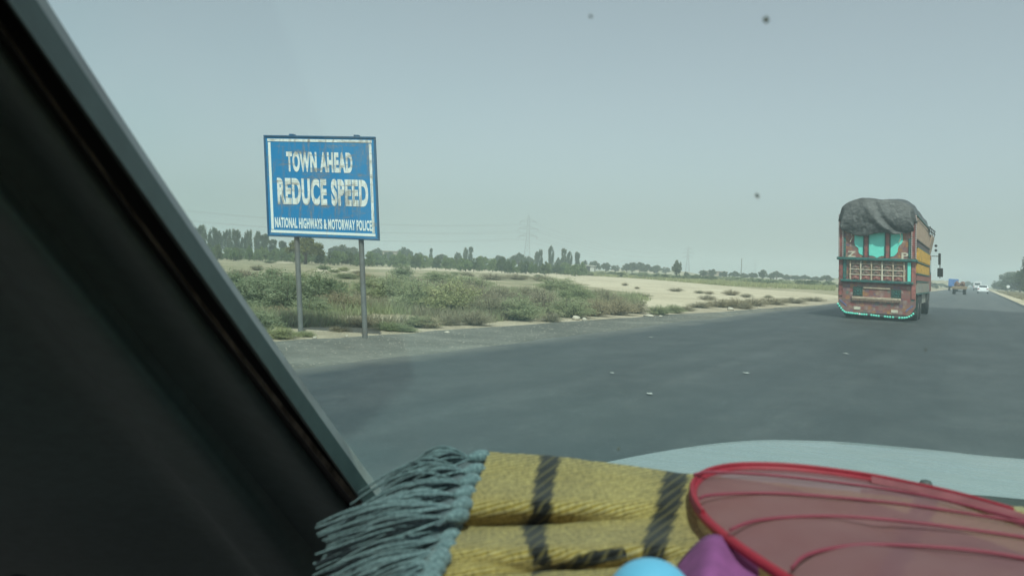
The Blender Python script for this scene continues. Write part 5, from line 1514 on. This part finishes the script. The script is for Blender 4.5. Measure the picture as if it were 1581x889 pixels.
# ------------------------------------------------------------------ pylons, lines, a hut and low buildings far off
def pylon(px, Z, h, label):
    p = at(px, horizon(px), Z)
    root = empty('lattice_pylon', (float(p[0]), float(p[1]), 0), label, 'pylon', rz=0.5)
    t = max(0.10, 0.00036 * Z)
    mb = MB()
    def half(z):
        return 2.7 - (2.7 - 1.1) * min(1, z / (0.55 * h)) if z < 0.55 * h else 1.1 - 0.45 * (z - 0.55 * h) / (0.45 * h)
    lev = [0, 0.14 * h, 0.27 * h, 0.38 * h, 0.47 * h, 0.55 * h, 0.62 * h, 0.69 * h, 0.76 * h, 0.83 * h, 0.90 * h, 0.96 * h]
    cor = [(-1, -1), (1, -1), (1, 1), (-1, 1)]
    for i in range(len(lev) - 1):
        a, b_ = half(lev[i]), half(lev[i + 1])
        for k in range(4):
            c0_, c1_ = cor[k], cor[(k + 1) % 4]
            mb.bar((c0_[0]*a, c0_[1]*a, lev[i]), (c0_[0]*b_, c0_[1]*b_, lev[i+1]), t)
            mb.bar((c0_[0]*a, c0_[1]*a, lev[i]), (c1_[0]*b_, c1_[1]*b_, lev[i+1]), t * 0.6)
            mb.bar((c1_[0]*a, c1_[1]*a, lev[i]), (c0_[0]*b_, c0_[1]*b_, lev[i+1]), t * 0.6)
    for k in range(4): mb.bar((cor[k][0]*half(lev[-1]), cor[k][1]*half(lev[-1]), lev[-1]), (0, 0, h), t)
    mb.build('tower', STEEL_FAR, root, smooth=0)
    tips_ = []
    for z_, L in ((0.60 * h, 6.2), (0.74 * h, 7.0), (0.88 * h, 5.8)):
        for s_ in (-1, 1):
            mb = MB(); w_ = half(z_)
            mb.bar((s_ * w_, w_, z_), (s_ * L, 0, z_), t); mb.bar((s_ * w_, -w_, z_), (s_ * L, 0, z_), t); mb.bar((s_ * w_, 0, z_ + 0.05 * h), (s_ * L, 0, z_), t)
            mb.bar((s_ * L * 0.5, 0, z_), (s_ * L * 0.5, 0, z_ + 0.025 * h), t * 0.5)
            arm = mb.build('cross_arm', STEEL_FAR, root, smooth=0)
            mb = MB(); mb.tube([(s_ * L, 0, z_), (s_ * L, 0, z_ - 0.05 * h)], t * 0.8, 6); mb.build('insulator', STEEL_FAR, arm)
            tips_.append(root.matrix_basis @ Vector((s_ * L, 0, z_ - 0.05 * h)))
    cr, sr = math.cos(0.5), math.sin(0.5)
    tips_ = []
    for z_, L in ((0.60 * h, 6.2), (0.74 * h, 7.0), (0.88 * h, 5.8)):
        for s_ in (-1, 1): tips_.append(Vector((p[0] + s_ * L * cr, p[1] + s_ * L * sr, z_ - 0.05 * h)))
    return tips_
PA = pylon(813, 560, 36, 'nearest lattice electricity pylon rising behind the hedge')
PB = pylon(1061, 1050, 36, 'second faint lattice pylon right of the single round tree')
PD = pylon(1165, 1650, 36, 'third very faint lattice pylon above the far belt')
PE = pylon(-250, 330, 36, 'pylon hidden beyond the dark pillar that carries the lines')
def cable(a, b_, sag, rad, label):
    pts = []
    for k in range(25):
        t = k / 24
        q = a.lerp(b_, t); q.z -= sag * 4 * t * (1 - t); pts.append(q)
    mb = MB(); mb.tube(pts, rad, 5)
    tag(mb.build('power_line', STEEL_FAR, smooth=0), label, 'cable', 'power lines between the pylons')
lv = ['lower', 'lower', 'middle', 'middle', 'upper', 'upper']
for i in range(6):
    sd_ = 'left' if i % 2 == 0 else 'right'
    cable(PE[i], PA[i], 9, 0.045, f'thin {lv[i]} power line on the {sd_} arm between pillar and nearest pylon')
    cable(PA[i], PB[i], 10, 0.05, f'faint {lv[i]} power line on the {sd_} arm between nearest and second pylon')
po_ = at(1144, horizon(1144), 330)
mb = MB(); mb.tube([(0, 0, -0.1), (0, 0, 8.2)], [0.22, 0.16], 8)
tag(mb.build('thin_pole', STEEL_FAR, loc=(float(po_[0]), float(po_[1]), 0)), 'thin dark pole rising above the far tree belt', 'pole')
MUD = paint('mud_wall', (0.30, 0.25, 0.19), 0.9, 0.15, 0.8, amount=0.4)
HUTW = paint('whitewash', (0.5, 0.49, 0.45), 0.9, 0.1, 0.8, amount=0.4)
def hut(px, Z, w, d, h, mat, label):
    p = at(px, horizon(px), Z)
    r_ = empty('hut', (float(p[0]), float(p[1]), 0), label, 'hut', rz=yaw - 0.2)
    mb = MB(); mb.box((0, 0, h / 2), (w, d, h)); mb.build('wall', mat, r_)
    mb = MB(); mb.box((0, 0, h + 0.1), (w + 0.5, d + 0.5, 0.2)); mb.build('roof', mat, r_)
    mb = MB(); mb.box((w * 0.22, -d / 2 - 0.02, 1.0), (1.0, 0.06, 2.0)); mb.build('door', BLACK, r_)
    mb = MB(); mb.box((-w * 0.2, -d / 2 - 0.02, 1.5), (0.8, 0.06, 0.7)); mb.build('window', BLACK, r_)
hut(902, 205, 5.5, 4, 1.9, HUTW, 'low whitewashed hut with dark doorway at the field edge')
hut(604, 290, 9, 6, 4.1, MUD, 'flat brown mud house behind the hedge right of the sign')
hut(1103, 300, 9, 5, 2.2, MUD, 'low mud house between the round tree and the belt')
hut(1210, 330, 8, 5, 2.0, HUTW, 'pale low house in the far tree belt near the truck')
# low earth banks
for (px, Z, w_, h_) in ((1300, 420, 60, 1.8), (1452, 380, 22, 3.2), (1010, 430, 50, 2.6)):
    p = at(px, horizon(px), Z)
    P = []
    for i in range(25):
        row = []
        for j in range(9):
            u_ = -1 + 2 * i / 24; v_ = -1 + 2 * j / 8
            z_ = h_ * max(0, 1 - u_ * u_) ** 0.6 * max(0, 1 - v_ * v_) * (1 + 0.25 * mnoise.noise(Vector((u_ * 4, v_ * 2, px))))
            row.append(p * np.array([1, 1, 0]) + r0 * u_ * w_ / 2 + fw * np.array([1, 1, 0]) * v_ * 8 + np.array([0, 0, z_ - 0.02]))
        P.append(row)
    mb = MB(); mb.grid(P); tag(mb.build('earth_bank', SOIL, smooth=60), kind='structure')

# ------------------------------------------------------------------ haze
m, nt, b, out = new_mat('haze')
nt.nodes.remove(b)
pv = nt.nodes.new('ShaderNodeVolumePrincipled')
pv.inputs['Color'].default_value = (0.87, 0.95, 1.0, 1)
pv.inputs['Density'].default_value = 0.0014
pv.inputs['Anisotropy'].default_value = 0.2
nt.links.new(pv.outputs[0], out.inputs['Volume'])
mb = MB(); mb.box((0, 0, 22), (6000, 6000, 46))
tag(mb.build('haze', m, smooth=0), 'pale dusty haze over the whole plain', None, None, 'stuff')
